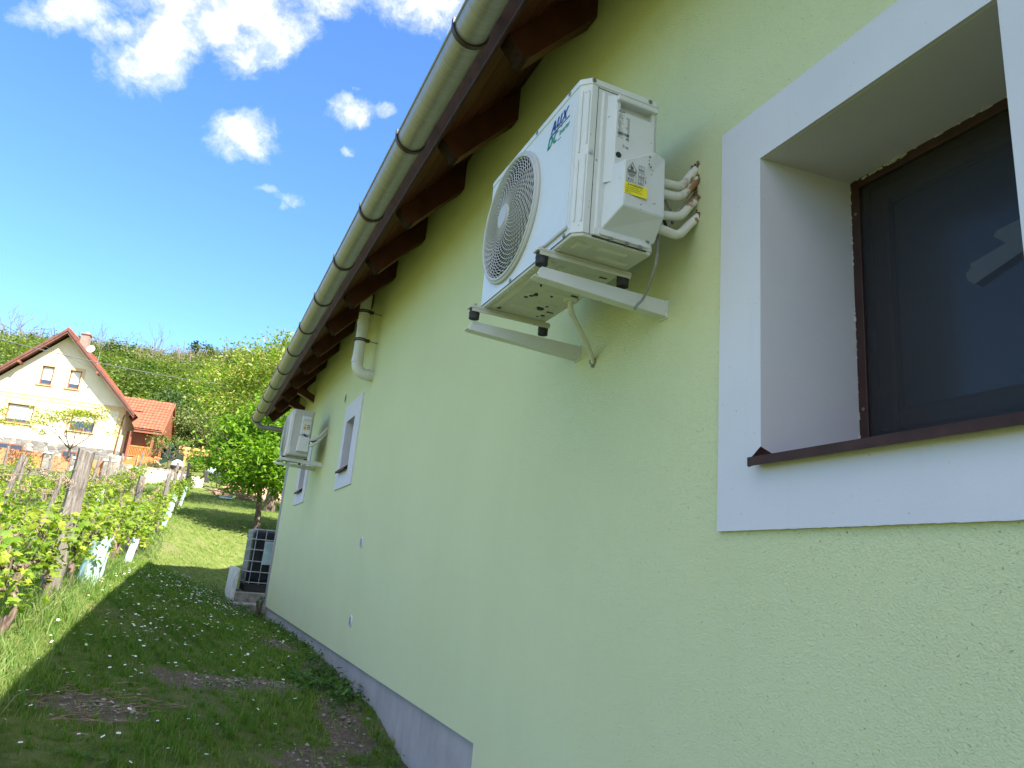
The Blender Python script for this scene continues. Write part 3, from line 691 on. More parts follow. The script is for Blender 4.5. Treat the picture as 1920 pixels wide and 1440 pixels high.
# torn pale strip of tape on the first window's pane
mb = MB(); X_ = .36 + .02 + .006
tp = [(1.192, .884), (1.196, .905), (1.180, .918), (1.182, .928), (1.085, .950), (1.113, .982), (1.105, .995), (.95, 1.01), (.93, .955), (.96, .945), (1.02, .922), (1.175, .868)]
mb.prism([Vector((X_, y, z)) - Vector((0, (W1['y0'] + W1['y1']) / 2, W1['oz0'])) for y, z in tp], (.001, 0, 0)); mb.build('tape_strip', M_tape, win1)

# ------------------------------------------------------------------ air conditioners
def ring_tube(mb, c, r, t, n=64, k=6, ax_='x', mi=0):
    pts = [(c[0], c[1] + r * math.cos(a), c[2] + r * math.sin(a)) for a in np.linspace(0, 2 * math.pi, n + 1)]
    mb.tube(pts, t, k, mi, caps=False)
def ac_body(parent, D, Wd, Hh, mat_, mat_side, near=True):
    """x from -D (front) to 0 (rear); y from 0 (near side) to Wd; z up"""
    mb = MB(); c = .030
    prof = [(-D, c), (-D + c, 0), (-.012, 0), (0, .012), (0, Wd - .012), (-.012, Wd), (-D + c, Wd), (-D, Wd - c)]
    n = len(prof)
    # sides (front face has a round opening, made of a ring fan)
    z0, z1 = .012, Hh - .022
    for i in range(n):
        a, b_ = prof[i], prof[(i + 1) % n]
        if i == n - 1: continue
        mb.add([(a[0], a[1], z0), (b_[0], b_[1], z0), (b_[0], b_[1], z1), (a[0], a[1], z1)], [(0, 1, 2, 3)])
    fy, fz, fr = Wd * .672, Hh * .515, Hh * .430
    N = 64; circ = []; sq = []
    for i in range(N):
        a = 2 * math.pi * i / N; circ.append((-D, fy + fr * math.cos(a), fz + fr * math.sin(a)))
        dx, dz = math.cos(a), math.sin(a); ts = []
        if dx > 1e-9: ts.append((Wd - c - fy) / dx)
        if dx < -1e-9: ts.append((c - fy) / dx)
        if dz > 1e-9: ts.append((z1 - fz) / dz)
        if dz < -1e-9: ts.append((z0 - fz) / dz)
        t = min(ts); sq.append((-D, fy + dx * t, fz + dz * t))
    mb.add(circ + sq, [(i, (i + 1) % N, N + (i + 1) % N, N + i) for i in range(N)])
    for (cy, cz) in ((c, z0), (Wd - c, z0), (Wd - c, z1), (c, z1)):   # corners the fan misses
        ang = math.atan2(cz - fz, cy - fy) % (2 * math.pi); i = int(ang / (2 * math.pi) * N); mb.add([sq[i], sq[(i + 1) % N], (-D, cy, cz)], [(0, 1, 2)])
    mb.add([(a[0], a[1], z1) for a in prof], [tuple(range(n))])
    mb.build('casing', mat_, parent, recalc=True)
    # lid
    mb = MB(); e = .0035
    P = [(-D - e, c - .001), (-D + c - .001, -e), (-.010, -e), (e, .010), (e, Wd - .01), (-.01, Wd + e), (-D + c - .001, Wd + e), (-D - e, Wd - c)]
    mb.prism([(x, y, z1 - .004) for x, y in P], (0, 0, .022)); mb.prism([(x * .985 - .002, y * .985 + .006, z1 + .018) for x, y in P], (0, 0, .006))
    lid = mb.build('lid', mat_, parent, bevel=.004)
    return (fy, fz, fr)
def screw(mb, p, nrm, r=.0055):
    p = Vector(p); nrm = Vector(nrm).normalized(); mb.disc(p, nrm, r, .003, 12, 0, r * .7); mb.disc(p + nrm * .0005, nrm, r * 1.5, .0008, 12, 0)
def ac_fan(parent, D, fy, fz, fr, fine=True):
    X0 = -D
    mb = MB()   # grille
    ring_tube(mb, (X0 - .004, fy, fz), fr + .004, .009, 72, 8); ring_tube(mb, (X0 - .012, fy, fz), fr - .004, .007, 72, 8)
    nr = 17 if fine else 9
    def xb(r): return X0 - .010 - .020 * (1 - (r / fr) ** 2)
    for i in range(nr):
        r = .050 + (fr - .060) * (i + .5) / nr; ring_tube(mb, (xb(r), fy, fz), r, .0017 if fine else .0022, 56, 4)
    ns = 40 if fine else 22
    for i in range(ns):
        a0 = 2 * math.pi * i / ns; pts = []
        for j in range(9):
            t = j / 8; r = .045 + (fr - .052) * t; a = a0 - .95 * t * t - .15 * t; pts.append((xb(r) - .002, fy + r * math.cos(a), fz + r * math.sin(a)))
        mb.tube(pts, .0018 if fine else .0024, 4, 0, caps=False)
    mb.disc((X0 - .030, fy, fz), (-1, 0, 0), .052, .006, 36, 0, .047); mb.disc((X0 - .036, fy, fz), (-1, 0, 0), .041, .002, 36)
    gr = mb.build('fan_grille', M_acp, parent)
    mb = MB()   # shroud and condenser behind
    N = 48; A_ = [(X0 + .001, fy + fr * math.cos(2 * math.pi * i / N), fz + fr * math.sin(2 * math.pi * i / N)) for i in range(N)]
    B_ = [(X0 + .10, a[1], a[2]) for a in A_]
    mb.add(A_ + B_, [(i, (i + 1) % N, N + (i + 1) % N, N + i) for i in range(N)], 0, True); mb.add(B_, [tuple(range(N))], 1)
    mb.build('fan_shroud', [M_dark, M_fin], parent, recalc=False)
    mb = MB()   # fan
    mb.disc((X0 + .03, fy, fz), (1, 0, 0), .055, .05, 24)
    for b_ in range(3):
        a0 = b_ * 2 * math.pi / 3 + .5; vs = []; nA, nR = 7, 6
        for i in range(nR):
            r = .05 + (fr * .9 - .05) * i / (nR - 1)
            for j in range(nA):
                a = a0 + (j / (nA - 1)) * 1.55 + .35 * i / nR; vs.append((X0 + .025 + .055 * j / (nA - 1), fy + r * math.cos(a), fz + r * math.sin(a)))
        mb.add(vs, [(i * nA + j, i * nA + j + 1, (i + 1) * nA + j + 1, (i + 1) * nA + j) for i in range(nR - 1) for j in range(nA - 1)], 0, True)
    mb.build('fan', M_fan, parent, recalc=False)
def rbox(mb, poly, y_out, y_in, taper=.012, mi=0, lowtaper=None):
    """raised panel on the near side (facing -y): poly in (x,z), back outline grown by taper"""
    cx = sum(p[0] for p in poly) / len(poly); cz = sum(p[1] for p in poly) / len(poly)
    back = [(x + (taper if x > cx else -taper), z + ((taper if lowtaper is None or z > cz else -lowtaper) if z > cz else -(taper if lowtaper is None else lowtaper))) for x, z in poly]
    A = [(x, y_out, z) for x, z in poly]; B = [(x, y_in, z) for x, z in back]; n = len(poly)
    mb.add(A + B, [tuple(range(n))] + [(i, (i + 1) % n, n + (i + 1) % n, n + i) for i in range(n)], mi)

def make_ac_near():
    ac = empty('air_conditioner', (-.175, 1.85, 1.065))
    tag(ac, 'large white air conditioner outdoor unit on wall brackets beside the big window, fan facing left', 'air conditioner', 'air conditioner outdoor units on the green wall')
    D, Wd, Hh = .295, .83, .582
    fy, fz, fr = ac_body(ac, D, Wd, Hh, M_acw, M_acside)
    ac_fan(ac, D, fy, fz, fr)
    # vertical flutes near the corner, lower slot bar on the front
    mb = MB()
    for (yy, za, zb) in ((.040, .03, .53), (.060, .05, .50)): mb.tube([(-D - .0008, yy, za), (-D - .0008, yy, zb)], .0028, 6)
    for (t, za, zb) in ((.25, .05, .27), (.25, .30, .53), (.8, .05, .29), (.8, .33, .53)):
        px0 = -D + .030 * t; py0 = .030 * (1 - t); mb.tube([(px0 - .0005, py0 - .0005, za), (px0 - .0005, py0 - .0005, zb)], .003, 6)
    mb.build('pressed_flute', M_acw, ac)
    mb = MB(); mb.bar((-D - .003, .05, .038), (-D - .003, .255, .038), .010, .012); mb.build('front_slot', M_acp, ac, bevel=.003)
    # service panel frame, thin seams
    mb = MB(); mb.box((-D + .052, -.0012, .012), (-D + .0535, .002, .555)); mb.box((-D + .054, -.0012, .548), (-.006, .002, .5505))
    mb.box((-.232, -.0016, .006), (-.03, .002, .0085)); mb.build('panel_seam', M_dark, ac)
    mb = MB(); rbox(mb, [(-.222, .020), (-.018, .020), (-.018, .536), (-.222, .536)], -.006, .001, .006)
    mb.build('side_panel', M_acside, ac, bevel=.003)
    # moulded service cover with the hand hold on top (built from bands so the pocket is a real recess)
    mb = MB(); yo, yi = -.034, -.005
    L0, L1, R1, R0 = -.208, -.186, -.040, -.028
    zt, zb = .530, .20; pz0, pz1 = .462, .500
    # left slope, right slope, top slope
    mb.add([(L0, yi, zb), (L1, yo, zb), (L1, yo, zt - .012), (L0, yi, zt)], [(0, 1, 2, 3)])
    mb.add([(R1, yo, zb), (R0, yi, zb), (R0, yi, zt), (R1, yo, zt - .012)], [(0, 1, 2, 3)])
    mb.add([(L0, yi, zt), (L1, yo, zt - .012), (R1, yo, zt - .012), (R0, yi, zt)], [(0, 1, 2, 3)])
    mb.add([(L1, yo, pz1), (R1, yo, pz1), (R1, yo, zt - .012), (L1, yo, zt - .012)], [(0, 1, 2, 3)])
    mb.add([(L1, yo, zb), (R1, yo, zb), (R1, yo, pz0), (L1, yo, pz0)], [(0, 1, 2, 3)])
    PX0, PX1 = L1 + .012, R1 - .010
    mb.add([(L1, yo, pz0), (PX0, yo, pz0), (PX0, yo, pz1), (L1, yo, pz1)], [(0, 1, 2, 3)]); mb.add([(PX1, yo, pz0), (R1, yo, pz0), (R1, yo, pz1), (PX1, yo, pz1)], [(0, 1, 2, 3)])
    back = -.008
    mb.add([(PX0, yo, pz1), (PX1, yo, pz1), (PX1, back, pz1 + .004), (PX0, back, pz1 + .004)], [(0, 1, 2, 3)])
    mb.add([(PX0, back, pz1 + .004), (PX1, back, pz1 + .004), (PX1, back, pz0 + .015), (PX0, back, pz0 + .015)], [(0, 1, 2, 3)])
    mb.add([(PX0, back, pz0 + .015), (PX1, back, pz0 + .015), (PX1, yo, pz0), (PX0, yo, pz0)], [(0, 1, 2, 3)])
    for x_ in (PX0, PX1): mb.add([(x_, yo, pz0), (x_, back, pz0 + .015), (x_, back, pz1 + .004), (x_, yo, pz1)], [(0, 1, 2, 3)])
    # lip over the pocket
    mb.box((L1 - .004, yo - .014, pz1 - .004), (R1 + .006, yo + .002, pz1 + .016))
    mb.build('service_cover', M_acside, ac, bevel=.004, seg=3)
    mb = MB(); mb.tube([(-.184 + .012, yo - .0008, .299), (-.172, yo - .0012, .299)], [.0105, .0105], 20); mb.disc((-.172, yo - .0006, .299), (0, 1, 0), .0105, .0005, 20)
    mb.build('cover_hole', M_dark, ac)
    # valve cover, thicker, with slanted top and chamfered underside
    mb = MB(); y2 = -.078
    A = [(-.172, y2, .258), (-.060, y2, .322), (-.012, y2 + .012, .318), (-.008, y2 + .012, .108), (-.172, y2, .098)]
    B = [(-.198, -.004, .262), (-.060, -.004, .334), (-.002, -.004, .328), (-.002, -.004, .040), (-.205, -.004, .036)]
    mb.add(A + B, [(0, 1, 2, 3, 4)] + [(i, (i + 1) % 5, 5 + (i + 1) % 5, 5 + i) for i in range(5)]); mb.build('valve_cover', M_acside, ac, bevel=.005, seg=3)
    mb = MB(); mb.box((-.215, -.010, .016), (-.030, .0, .034)); mb.box((-.232, -.008, .010), (-.205, .0, .036)); mb.build('lower_flange', M_acw, ac, bevel=.003)
    mb = MB()
    for p, nn in (((-.262, -.004, .568), (0, -1, 0)), ((-.040, -.004, .568), (0, -1, 0)), ((-D - .004, .10, .568), (-1, 0, 0)), ((-D - .004, .36, .568), (-1, 0, 0)), ((-D - .004, .62, .568), (-1, 0, 0)),
                  ((-D + .038, -.003, .30), (-.5, -1, 0)), ((-D - .002, .07, .018), (-1, 0, 0)), ((-D - .002, .50, .018), (-1, 0, 0)), ((-.030, -.006, .040), (0, -1, 0)), ((-.17, -.012, .008), (0, -1, 0)), ((-.11, -.012, .008), (0, -1, 0)), ((-.06, -.012, .008), (0, -1, 0))):
        mb = MB(); screw(mb, p, nn); mb.build('screw', M_screw, ac)
    mb = MB(); r_ = random.Random(8)   # rusty flecks on the valve cover
    for (x, z) in ((-.072, .235), (-.075, .262), (-.083, .285), (-.082, .270), (-.068, .253), (-.10, .213), (-.08, .297)): mb.disc((x, y2 - .0008, z), (0, -1, 0), r_.uniform(.0015, .0035), .0008, 7)
    mb.build('rust_fleck', mat('rust', (.30, .13, .05), .9), ac)
    # markings
    mk = MB(); U = (0, -1, 0); W_ = (0, 0, 1); fx = -D - .0014
    def strokes(m_, segs, z0, y0, h, wd, slant, th):
        th *= 1.15
        for (x1, v1, x2, v2) in segs:
            a = Vector((fx, y0 - (x1 * wd + v1 * h * slant), z0 + v1 * h)); b_ = Vector((fx, y0 - (x2 * wd + v2 * h * slant), z0 + v2 * h)); d = (b_ - a).normalized()
            if abs(d.z) > .3: o = Vector((0, -th / 2, 0))
            else: o = Vector((0, 0, th * .36))
            m_.add([a - o, a + o, b_ + o, b_ - o], [(0, 1, 2, 3)])
    y0_, z0_ = .236, .4885
    strokes(mk, [(.0, 0, .45, 1), (.45, 1, .85, 0), (.2, .3, .78, .3)], z0_, y0_, .041, .036, .25, .0105)
    strokes(mk, [(.05, 1, .05, .1), (.05, .12, .70, .12), (.70, .1, .70, 1)], z0_, y0_ - .042, .041, .036, .28, .0105)
    strokes(mk, [(.0, 0, .95, 1), (.12, 1, .80, 0)], z0_, y0_ - .080, .041, .038, .28, .0105)
    strokes(mk2_ := MB(), [(.08, 0, .08, 1), (.1, .92, .5, .92), (.1, .08, .5, .08), (.5, .92, .72, .68), (.72, .68, .72, .32), (.72, .32, .5, .08)], .434, .258, .043, .040, .25, .0100)
    strokes(mk2_, [(.75, .86, .3, .92), (.3, .92, .08, .65), (.08, .65, .08, .3), (.08, .3, .3, .08), (.3, .08, .72, .12)], .434, .217, .043, .038, .25, .0100)
    mk2_.build('letter', M_green, ac, recalc=False)
    if 0: put_text(mk, 'AUX', .058, (fx, .240, .487), U, W_, 0, shear=.30, bold=.0009, xs=.93)
    mk.obox((fx, .168, .4815), (.0003, 0, 0), (0, .074, 0), (0, 0, .0016), 0)
    mk2 = MB()
    if 0: put_text(mk2, 'DC', .060, (fx, .262, .430), U, W_, 0, shear=.25, bold=.0010, xs=.88)
    put_text(mk2, 'Inverter', .030, (fx, .168, .444), U, W_, 0, shear=.1, bold=.0005, xs=.78)
    mk2.obox((fx, .155, .4765), (.0003, 0, 0), (0, .006, 0), (0, 0, .0016), 0); mk2.obox((fx, .216, .4775), (.0003, 0, 0), (0, .03, 0), (0, 0, .0008), 1); mk2.obox((fx, .165, .430), (.0003, 0, 0), (0, .014, 0), (0, 0, .0008), 0)
    mk.build('brand_lettering', M_blue, ac, recalc=False); mk2.build('inverter_lettering', [M_green, M_blue], ac, recalc=False)
    mk = MB(); U = (1, 0, 0); yy = yo - .0008; lx, lz = -.182, .459
    put_text(mk, 'AUX', .0105, (lx, yy, lz), U, W_, 0, shear=.3, bold=.0003, xs=1.15)
    r_ = random.Random(4); z = lz - .007
    for i in range(26):
        if 18 <= i <= 19: 
            z -= .001
            continue
        w1 = r_.uniform(.012, .022); 
        for q in range(4):
            if r_.random() < .8: mk.obox((lx + .002 + q * w1 / 4 + .0018, yy, z), (w1 / 10, 0, 0), (0, .0002, 0), (0, 0, .0005))
        w2 = r_.uniform(.003, .008)
        if i > 1: mk.obox((lx + .046 - w2, yy, z), (w2, 0, 0), (0, .0002, 0), (0, 0, .0004))
        z -= .0037
    for q in range(22):
        if q % 3 != 1 or r_.random() < .4: mk.obox((lx + .003 + q * .002, yy, lz - .078), (.0007, 0, 0), (0, .0002, 0), (0, 0, .0045))
    put_text(mk, 'CE', .010, (lx + .033, yy, lz - .128), U, W_, 0, bold=.0002)
    mk.tube([(lx + .036, yy, lz - .097), (lx + .046, yy, lz - .097), (lx + .041, yy, lz - .088), (lx + .036, yy, lz - .097)], .0006, 4)
    mk.tube([(lx + .024, yy, lz - .118), (lx + .029, yy, lz - .118), (lx + .028, yy, lz - .126), (lx + .025, yy, lz - .126), (lx + .024, yy, lz - .118)], .0006, 4)
    # symbols on the valve cover
    y3 = y2 - .0009; 
    def frame_(x0, z0, x1, z1, t=.0007): mk.tube([(x0, y3, z0), (x1, y3, z0), (x1, y3, z1), (x0, y3, z1), (x0, y3, z0)], t, 4)
    mk.tube([(-.163, y3, .226), (-.127, y3, .226), (-.145, y3, .256), (-.163, y3, .226)], .0010, 4)
    mk.add([(x, y3, z) for x, z in ((-.150, .231), (-.152, .237), (-.147, .247), (-.145, .241), (-.141, .240), (-.140, .234), (-.143, .231))], [tuple(range(7))]); mk.obox((-.145, y3, .229), (.006, 0, 0), (0, .0003, 0), (0, 0, .0006))
    for i in range(2): mk.obox((-.145, y3, .2225 - i * .003), (.016, 0, 0), (0, .0003, 0), (0, 0, .0007))
    frame_(-.163, .186, -.129, .216); mk.obox((-.146, y3, .211), (.012, 0, 0), (0, .0003, 0), (0, 0, .0012)); mk.obox((-.146, y3, .2055), (.010, 0, 0), (0, .0003, 0), (0, 0, .0008))
    put_text(mk, 'R32', .0125, (-.159, y3, .190), U, W_, 0, bold=.0002, xs=1.1)
    for zc in (.246, .222, .198):
        frame_(-.120, zc - .007, -.110, zc + .007); frame_(-.110, zc - .007, -.100, zc + .007)
        for q in range(5): mk.obox((-.119 + q * .0046, y3, zc - .0105), (.0015, 0, 0), (0, .0003, 0), (0, 0, .0009))
    mk.build('printed_marks', M_greyink, ac, recalc=False)
    mb = MB(); mb.box((-.170, y2 - .0016, .142), (-.086, y2 - .0002, .181)); st = mb.build('warning_sticker', M_yellow, ac, bevel=.0004)
    mk = MB(); y4 = y2 - .0022
    put_text(mk, 'WARNING', .0085, (-.151, y4, .1715), U, W_, 0, bold=.0002, xs=1.15)
    mk.add([(-.160, y4, .1715), (-.153, y4, .1715), (-.1565, y4, .178)], [(0, 1, 2)])
    for i, t_ in enumerate(("To prevent electric shock, don't", 'touch the drive module and', 'capacitors until 10 minutes after', 'power off.')): put_text(mk, t_, .0060, (-.167, y4, .1640 - i * .0062), U, W_, 0, xs=.80)
    mk.build('sticker_writing', M_ink, st, recalc=False)
    # base pan with embossing
    mb = MB(); mb.prism([(-D + .004, .030, 0), (-D + .032, .003, 0), (-.008, .003, 0), (-.008, Wd - .003, 0), (-D + .032, Wd - .003, 0), (-D + .004, Wd - .03, 0)], (0, 0, .018))
    pan = mb.build('base_pan', M_acpan, ac, bevel=.004)
    mb = MB()
    def emb(x0, y0, x1, y1, t=.006):
        A = [(x0, y0, 0.0005), (x1, y0, .0005), (x1, y1, .0005), (x0, y1, .0005)]; q = .010; B = [(x0 + q, y0 + q, -t), (x1 - q, y0 + q, -t), (x1 - q, y1 - q, -t), (x0 + q, y1 - q, -t)]
        mb.add(A + B, [(4, 5, 6, 7)] + [(i, (i + 1) % 4, 4 + (i + 1) % 4, 4 + i) for i in range(4)])
    for q in ((-.27, .22, -.235, .74), (-.225, .24, -.19, .42), (-.225, .50, -.18, .60), (-.16, .25, -.05, .30), (-.14, .36, -.04, .40), (-.15, .58, -.05, .63), (-.22, .66, -.06, .70), (-.26, .05, -.20, .10), (-.18, .04, -.07, .075), (-.15, .10, -.03, .13), (-.17, .46, -.03, .50), (-.12, .68, -.04, .76)): emb(*q)
    mb.tube([(-.248 + .018 * math.cos(t), .055 + .018 * math.sin(t), -.001) for t in np.linspace(0, 2 * math.pi, 20)], .0012, 5)
    for i in range(26): mb.box((-.284, .10 + i * .026, -.003), (-.279, .118 + i * .026, .001))
    mb.build('pan_embossing', M_acpan, pan)
    mb = MB()
    for (x, y, r) in ((-.152, .382, .009), (-.166, .392, .009), (-.178, .52, .009), (-.190, .535, .009), (-.202, .557, .009), (-.243, .73, .009), (-.10, .64, .014), (-.09, .60, .007), (-.06, .70, .010), (-.20, .43, .004), (-.12, .50, .005), (-.075, .72, .006)): mb.disc((x, y, -.0066), (0, 0, 1), r, .0068, 16)
    for y in (.24, .45, .66): mb.box((-.06, y, -.0012), (-.03, y + .01, .002))
    mb.build('drain_hole', M_dark, pan)
    # feet rails, rubber mounts, wall brackets
    for yy, ya, in ((.165, .187), (.790, .821)):
        mb = MB(); mb.prism([(-.350, yy - .018, -.012), (-.345, yy - .018, -.002), (.005, yy - .018, -.002), (.015, yy - .018, -.012)], (0, .036, 0)); mb.box((-.340, yy - .018, -.026), (.010, yy - .015, -.010)); mb.box((-.21, yy - .0187, -.020), (-.10, yy - .018, -.0165))
        mb.build('foot_rail', M_acpan, ac, bevel=.002)
        for xx in (-.322, -.010):
            mb = MB(); mb.disc((xx, yy + .004, -.052), (0, 0, 1), .021, .040, 20); mb.disc((xx, yy + .004, -.030), (0, 0, 1), .0222, .003, 20); mb.build('rubber_mount', M_rubber, ac)
            mb = MB(); mb.disc((xx, yy + .004, -.004), (0, 0, 1), .006, .018, 6); mb.build('bolt', M_screw, ac)
        mb = MB(); t = .003; yb_ = ya - .026
        pf = [(-.338, -.088), (-.330, -.070), (-.322, -.0600), (.173, -.0640), (.173, -.118), (.172, -.122), (-.330, -.100)]
        mb.prism([(x, yb_, z) for x, z in pf], (0, t, 0))
        mb.prism([(-.345, yb_ + t, -.095), (-.330, yb_ + t, -.1005), (.174, yb_ + t, -.1225), (.174, yb_ + t, -.1195), (-.330, yb_ + t, -.0975), (-.343, yb_ + t, -.091)], (0, .038, 0))
        mb.prism([(-.300, yb_ + t, -.0615), (.174, yb_ + t, -.0655), (.174, yb_ + t, -.0685), (-.300, yb_ + t, -.0645)], (0, .038, 0))
        mb.box((.169, yb_ - .004, -.128), (.175, yb_ + .045, -.060))
        mb.build('wall_bracket', M_acw, ac, bevel=.0012, seg=1)
    # drain hose
    mb = MB(); d0 = Vector((-.042, .49, 0))
    mb.disc(d0 + Vector((0, 0, -.004)), (0, 0, -1), .030, .006, 28, 0, .026); mb.tube([d0 + Vector((0, 0, -.008)), d0 + Vector((0, 0, -.030)), d0 + Vector((.004, .004, -.040)), d0 + Vector((.02, .02, -.052))], .011, 14)
    pts = []; rs = []; P0 = d0 + Vector((.02, .02, -.050)); P3 = Vector((.172, .672, -.165)); P1 = P0 + Vector((.045, .045, -.02)); P2 = P3 + Vector((-.03, -.04, .03))
    for i in range(121):
        t = i / 120; q = P0 * (1 - t) ** 3 + P1 * 3 * t * (1 - t) ** 2 + P2 * 3 * t * t * (1 - t) + P3 * t ** 3; pts.append(q); rs.append(.0105 if i % 4 < 2 else .0088)
    mb.tube(pts, rs, 12); mb.build('drain_hose', M_pvc, ac)
    mb = MB(); mb.disc((.1722, .674, -.167), (1, 0, 0), .020, .002, 14); r_ = random.Random(2)
    for i in range(14): mb.disc((.1725, .674 + r_.uniform(-.022, .022), -.167 + r_.uniform(-.026, .016)), (-1, 0, 0), r_.uniform(.002, .006), .004, 6)
    mb.build('hose_collar', mat('dirty_mortar', (.25, .25, .17), .9), ac)
    # insulated pipes to the wall
    O_ = Vector((-.175, 1.85, 1.065))
    for (z0, zm, ze, ye, r) in ((1.334, 1.350, 1.455, 1.875, .0152), (1.293, 1.309, 1.412, 1.868, .0156), (1.215, 1.236, 1.335, 1.866, .0150), (1.160, 1.168, 1.262, 1.858, .0156)):
        mb = MB(); P = [Vector((-.200, 1.842, z0 + .004)), Vector((-.150, 1.840, z0 + .002)), Vector((-.100, 1.842, zm - .008)), Vector((-.070, 1.848, zm + .010)), Vector((-.035, 1.858, (zm + ze) / 2 + .004)), Vector((.004, ye, ze))]
        pts = []
        for i in range(len(P) - 1):   # smooth
            a = P[max(i - 1, 0)]; b_ = P[i]; c_ = P[i + 1]; d_ = P[min(i + 2, len(P) - 1)]
            for k in range(6):
                t = k / 6; pts.append(.5 * ((2 * b_) + (c_ - a) * t + (2 * a - 5 * b_ + 4 * c_ - d_) * t * t + (3 * b_ - a - 3 * c_ + d_) * t ** 3) - O_)
        pts.append(P[-1] - O_); mb.tube(pts, r, 14); mb.build('insulated_pipe', M_pipe, ac)
    mb = MB(); r_ = random.Random(6)
    for (y, z) in ((1.875, 1.456), (1.868, 1.41), (1.866, 1.335), (1.858, 1.262), (1.875, 1.375)):
        mb.disc(Vector((-.003, y, z)) - O_, (1, 0, 0), .018, .004, 12)
        for i in range(7): mb.disc(Vector((-.002, y + r_.uniform(-.024, .024), z + r_.uniform(-.028, .028))) - O_, (-1, 0, 0), r_.uniform(.002, .007), r_.uniform(.002, .006), 6)
    mb.build('pipe_collar', mat('brown_mortar', (.20, .13, .07), .95), ac)
    def cable(P, r, m_, nm='cable'):
        mb = MB(); P = [Vector(p) - O_ for p in P]; pts = []
        for i in range(len(P) - 1):
            a = P[max(i - 1, 0)]; b_ = P[i]; c_ = P[i + 1]; d_ = P[min(i + 2, len(P) - 1)]
            for k in range(6):
                t = k / 6; pts.append(.5 * ((2 * b_) + (c_ - a) * t + (2 * a - 5 * b_ + 4 * c_ - d_) * t * t + (3 * b_ - a - 3 * c_ + d_) * t ** 3))
        pts.append(P[-1]); mb.tube(pts, r, 10); mb.build(nm, m_, ac)
    cable([(-.19, 1.85, 1.312), (-.155, 1.852, 1.298), (-.11, 1.862, 1.262), (-.07, 1.90, 1.235)], .0050, M_cable)
    cable([(-.165, 1.87, 1.30), (-.150, 1.872, 1.22), (-.146, 1.874, 1.12), (-.146, 1.878, 1.06), (-.135, 1.93, 1.00), (-.128, 1.975, .968), (-.145, 1.978, .945), (-.158, 1.976, .925)], .0048, M_cable)
    cable([(-.170, 1.88, 1.28), (-.12, 1.89, 1.20), (-.08, 1.90, 1.24), (-.03, 1.88, 1.33), (0.003, 1.876, 1.372)], .0042, M_pvc)
    cable([(-.165, 1.872, 1.27), (-.12, 1.885, 1.235), (-.09, 1.90, 1.20)], .0055, M_rubber)
    return ac
make_ac_near()

def make_ac_far():
    ac = empty('air_conditioner', (-.200, 9.28, 1.272))
    tag(ac, 'white air conditioner unit near the far end of the green wall, close under the eaves', 'air conditioner', 'air conditioner outdoor units on the green wall')
    D, Wd, Hh = .262, .78, .575
    fy, fz, fr = ac_body(ac, D, Wd, Hh, M_acp, M_acside); ac_fan(ac, D, fy, fz, fr, fine=False)
    mb = MB(); mb.tube([(-.236, -.002, .10), (-.236, -.002, .50), (-.225, -.002, .515), (-.02, -.002, .515)], .0035, 6); mb.build('pressed_rib', M_acp, ac)
    mb = MB(); rbox(mb, [(-.135, .27), (-.025, .27), (-.025, .50), (-.135, .50)], -.018, .001, .008); mb.box((-.128, -.030, .455), (-.032, -.015, .475)); mb.build('service_cover', M_acside, ac, bevel=.004)
    mb = MB(); rbox(mb, [(-.150, .055), (-.020, .055), (-.025, .235), (-.135, .235)], -.045, .001, .014); mb.box((-.105, -.0475, .10), (-.05, -.044, .20)); mb.build('valve_cover', M_acside, ac, bevel=.005)
    mb = MB(); mb.add([(-.113, -.0195, .375), (-.078, -.0195, .375), (-.0955, -.0195, .41)], [(0, 1, 2)]); mb.box((-.112, -.0195, .325), (-.080, -.0185, .368)); mb.build('warning_sticker', M_orange, ac)
    mb = MB()
    for i in range(3):
        mb.box((-.068, -.0195, .335 + i * .022), (-.052, -.0185, .349 + i * .022)); mb.box((-.046, -.0195, .335 + i * .022), (-.036, -.0185, .349 + i * .022))
    mb.box((-.106, -.0202, .34), (-.086, -.0196, .344)); mb.box((-.106, -.0202, .352), (-.086, -.0196, .356)); mb.build('printed_marks', M_ink, ac)
    mb = MB(); mb.prism([(-D + .004, .03, 0), (-D + .03, .004, 0), (-.008, .004, 0), (-.008, Wd - .004, 0), (-D + .004, Wd - .004, 0)], (0, 0, .016)); mb.build('base_pan', M_acp, ac, bevel=.003)
    for yy in (.13, .66):
        mb = MB(); mb.box((-.31, yy - .018, -.012), (.01, yy + .018, -.001)); mb.build('foot_rail', M_acp, ac, bevel=.002)
        for xx in (-.28, -.01):
            mb = MB(); mb.disc((xx, yy, -.030), (0, 0, 1), .018, .018, 14); mb.build('rubber_mount', M_rubber, ac)
        mb = MB(); mb.prism([(-.33, yy - .02, -.050), (-.33, yy - .02, -.030), (.20, yy - .02, -.032), (.20, yy - .02, -.085), (-.30, yy - .02, -.062)], (0, .003, 0)); mb.prism([(-.33, yy - .017, -.052), (.20, yy - .017, -.087), (.20, yy - .017, -.084), (-.33, yy - .017, -.049)], (0, .04, 0)); mb.build('wall_bracket', M_acw, ac, bevel=.001, seg=1)
    mb = MB()
    mb.tube([(-.03, -.02, .20), (.03, -.03, .225), (.10, -.01, .275), (.202, .10, .42)], .018, 12); mb.build('insulated_pipe', M_pvc, ac)
    mb = MB(); mb.tube([(-.03, -.025, .12), (.03, -.03, .15), (.11, -.01, .23), (.202, .08, .36)], .016, 12); mb.build('insulated_pipe', M_pvc, ac)
    mb = MB(); mb.tube([(-.10, -.02, .27), (-.05, -.03, .235), (.02, -.02, .19), (.08, -.01, .22)], .010, 8); mb.build('cable', M_rubber, ac)
    mb = MB(); mb.disc((.198, .10, .40), (-1, 0, 0), .034, .012, 14); mb.build('pipe_collar', M_filler, ac)
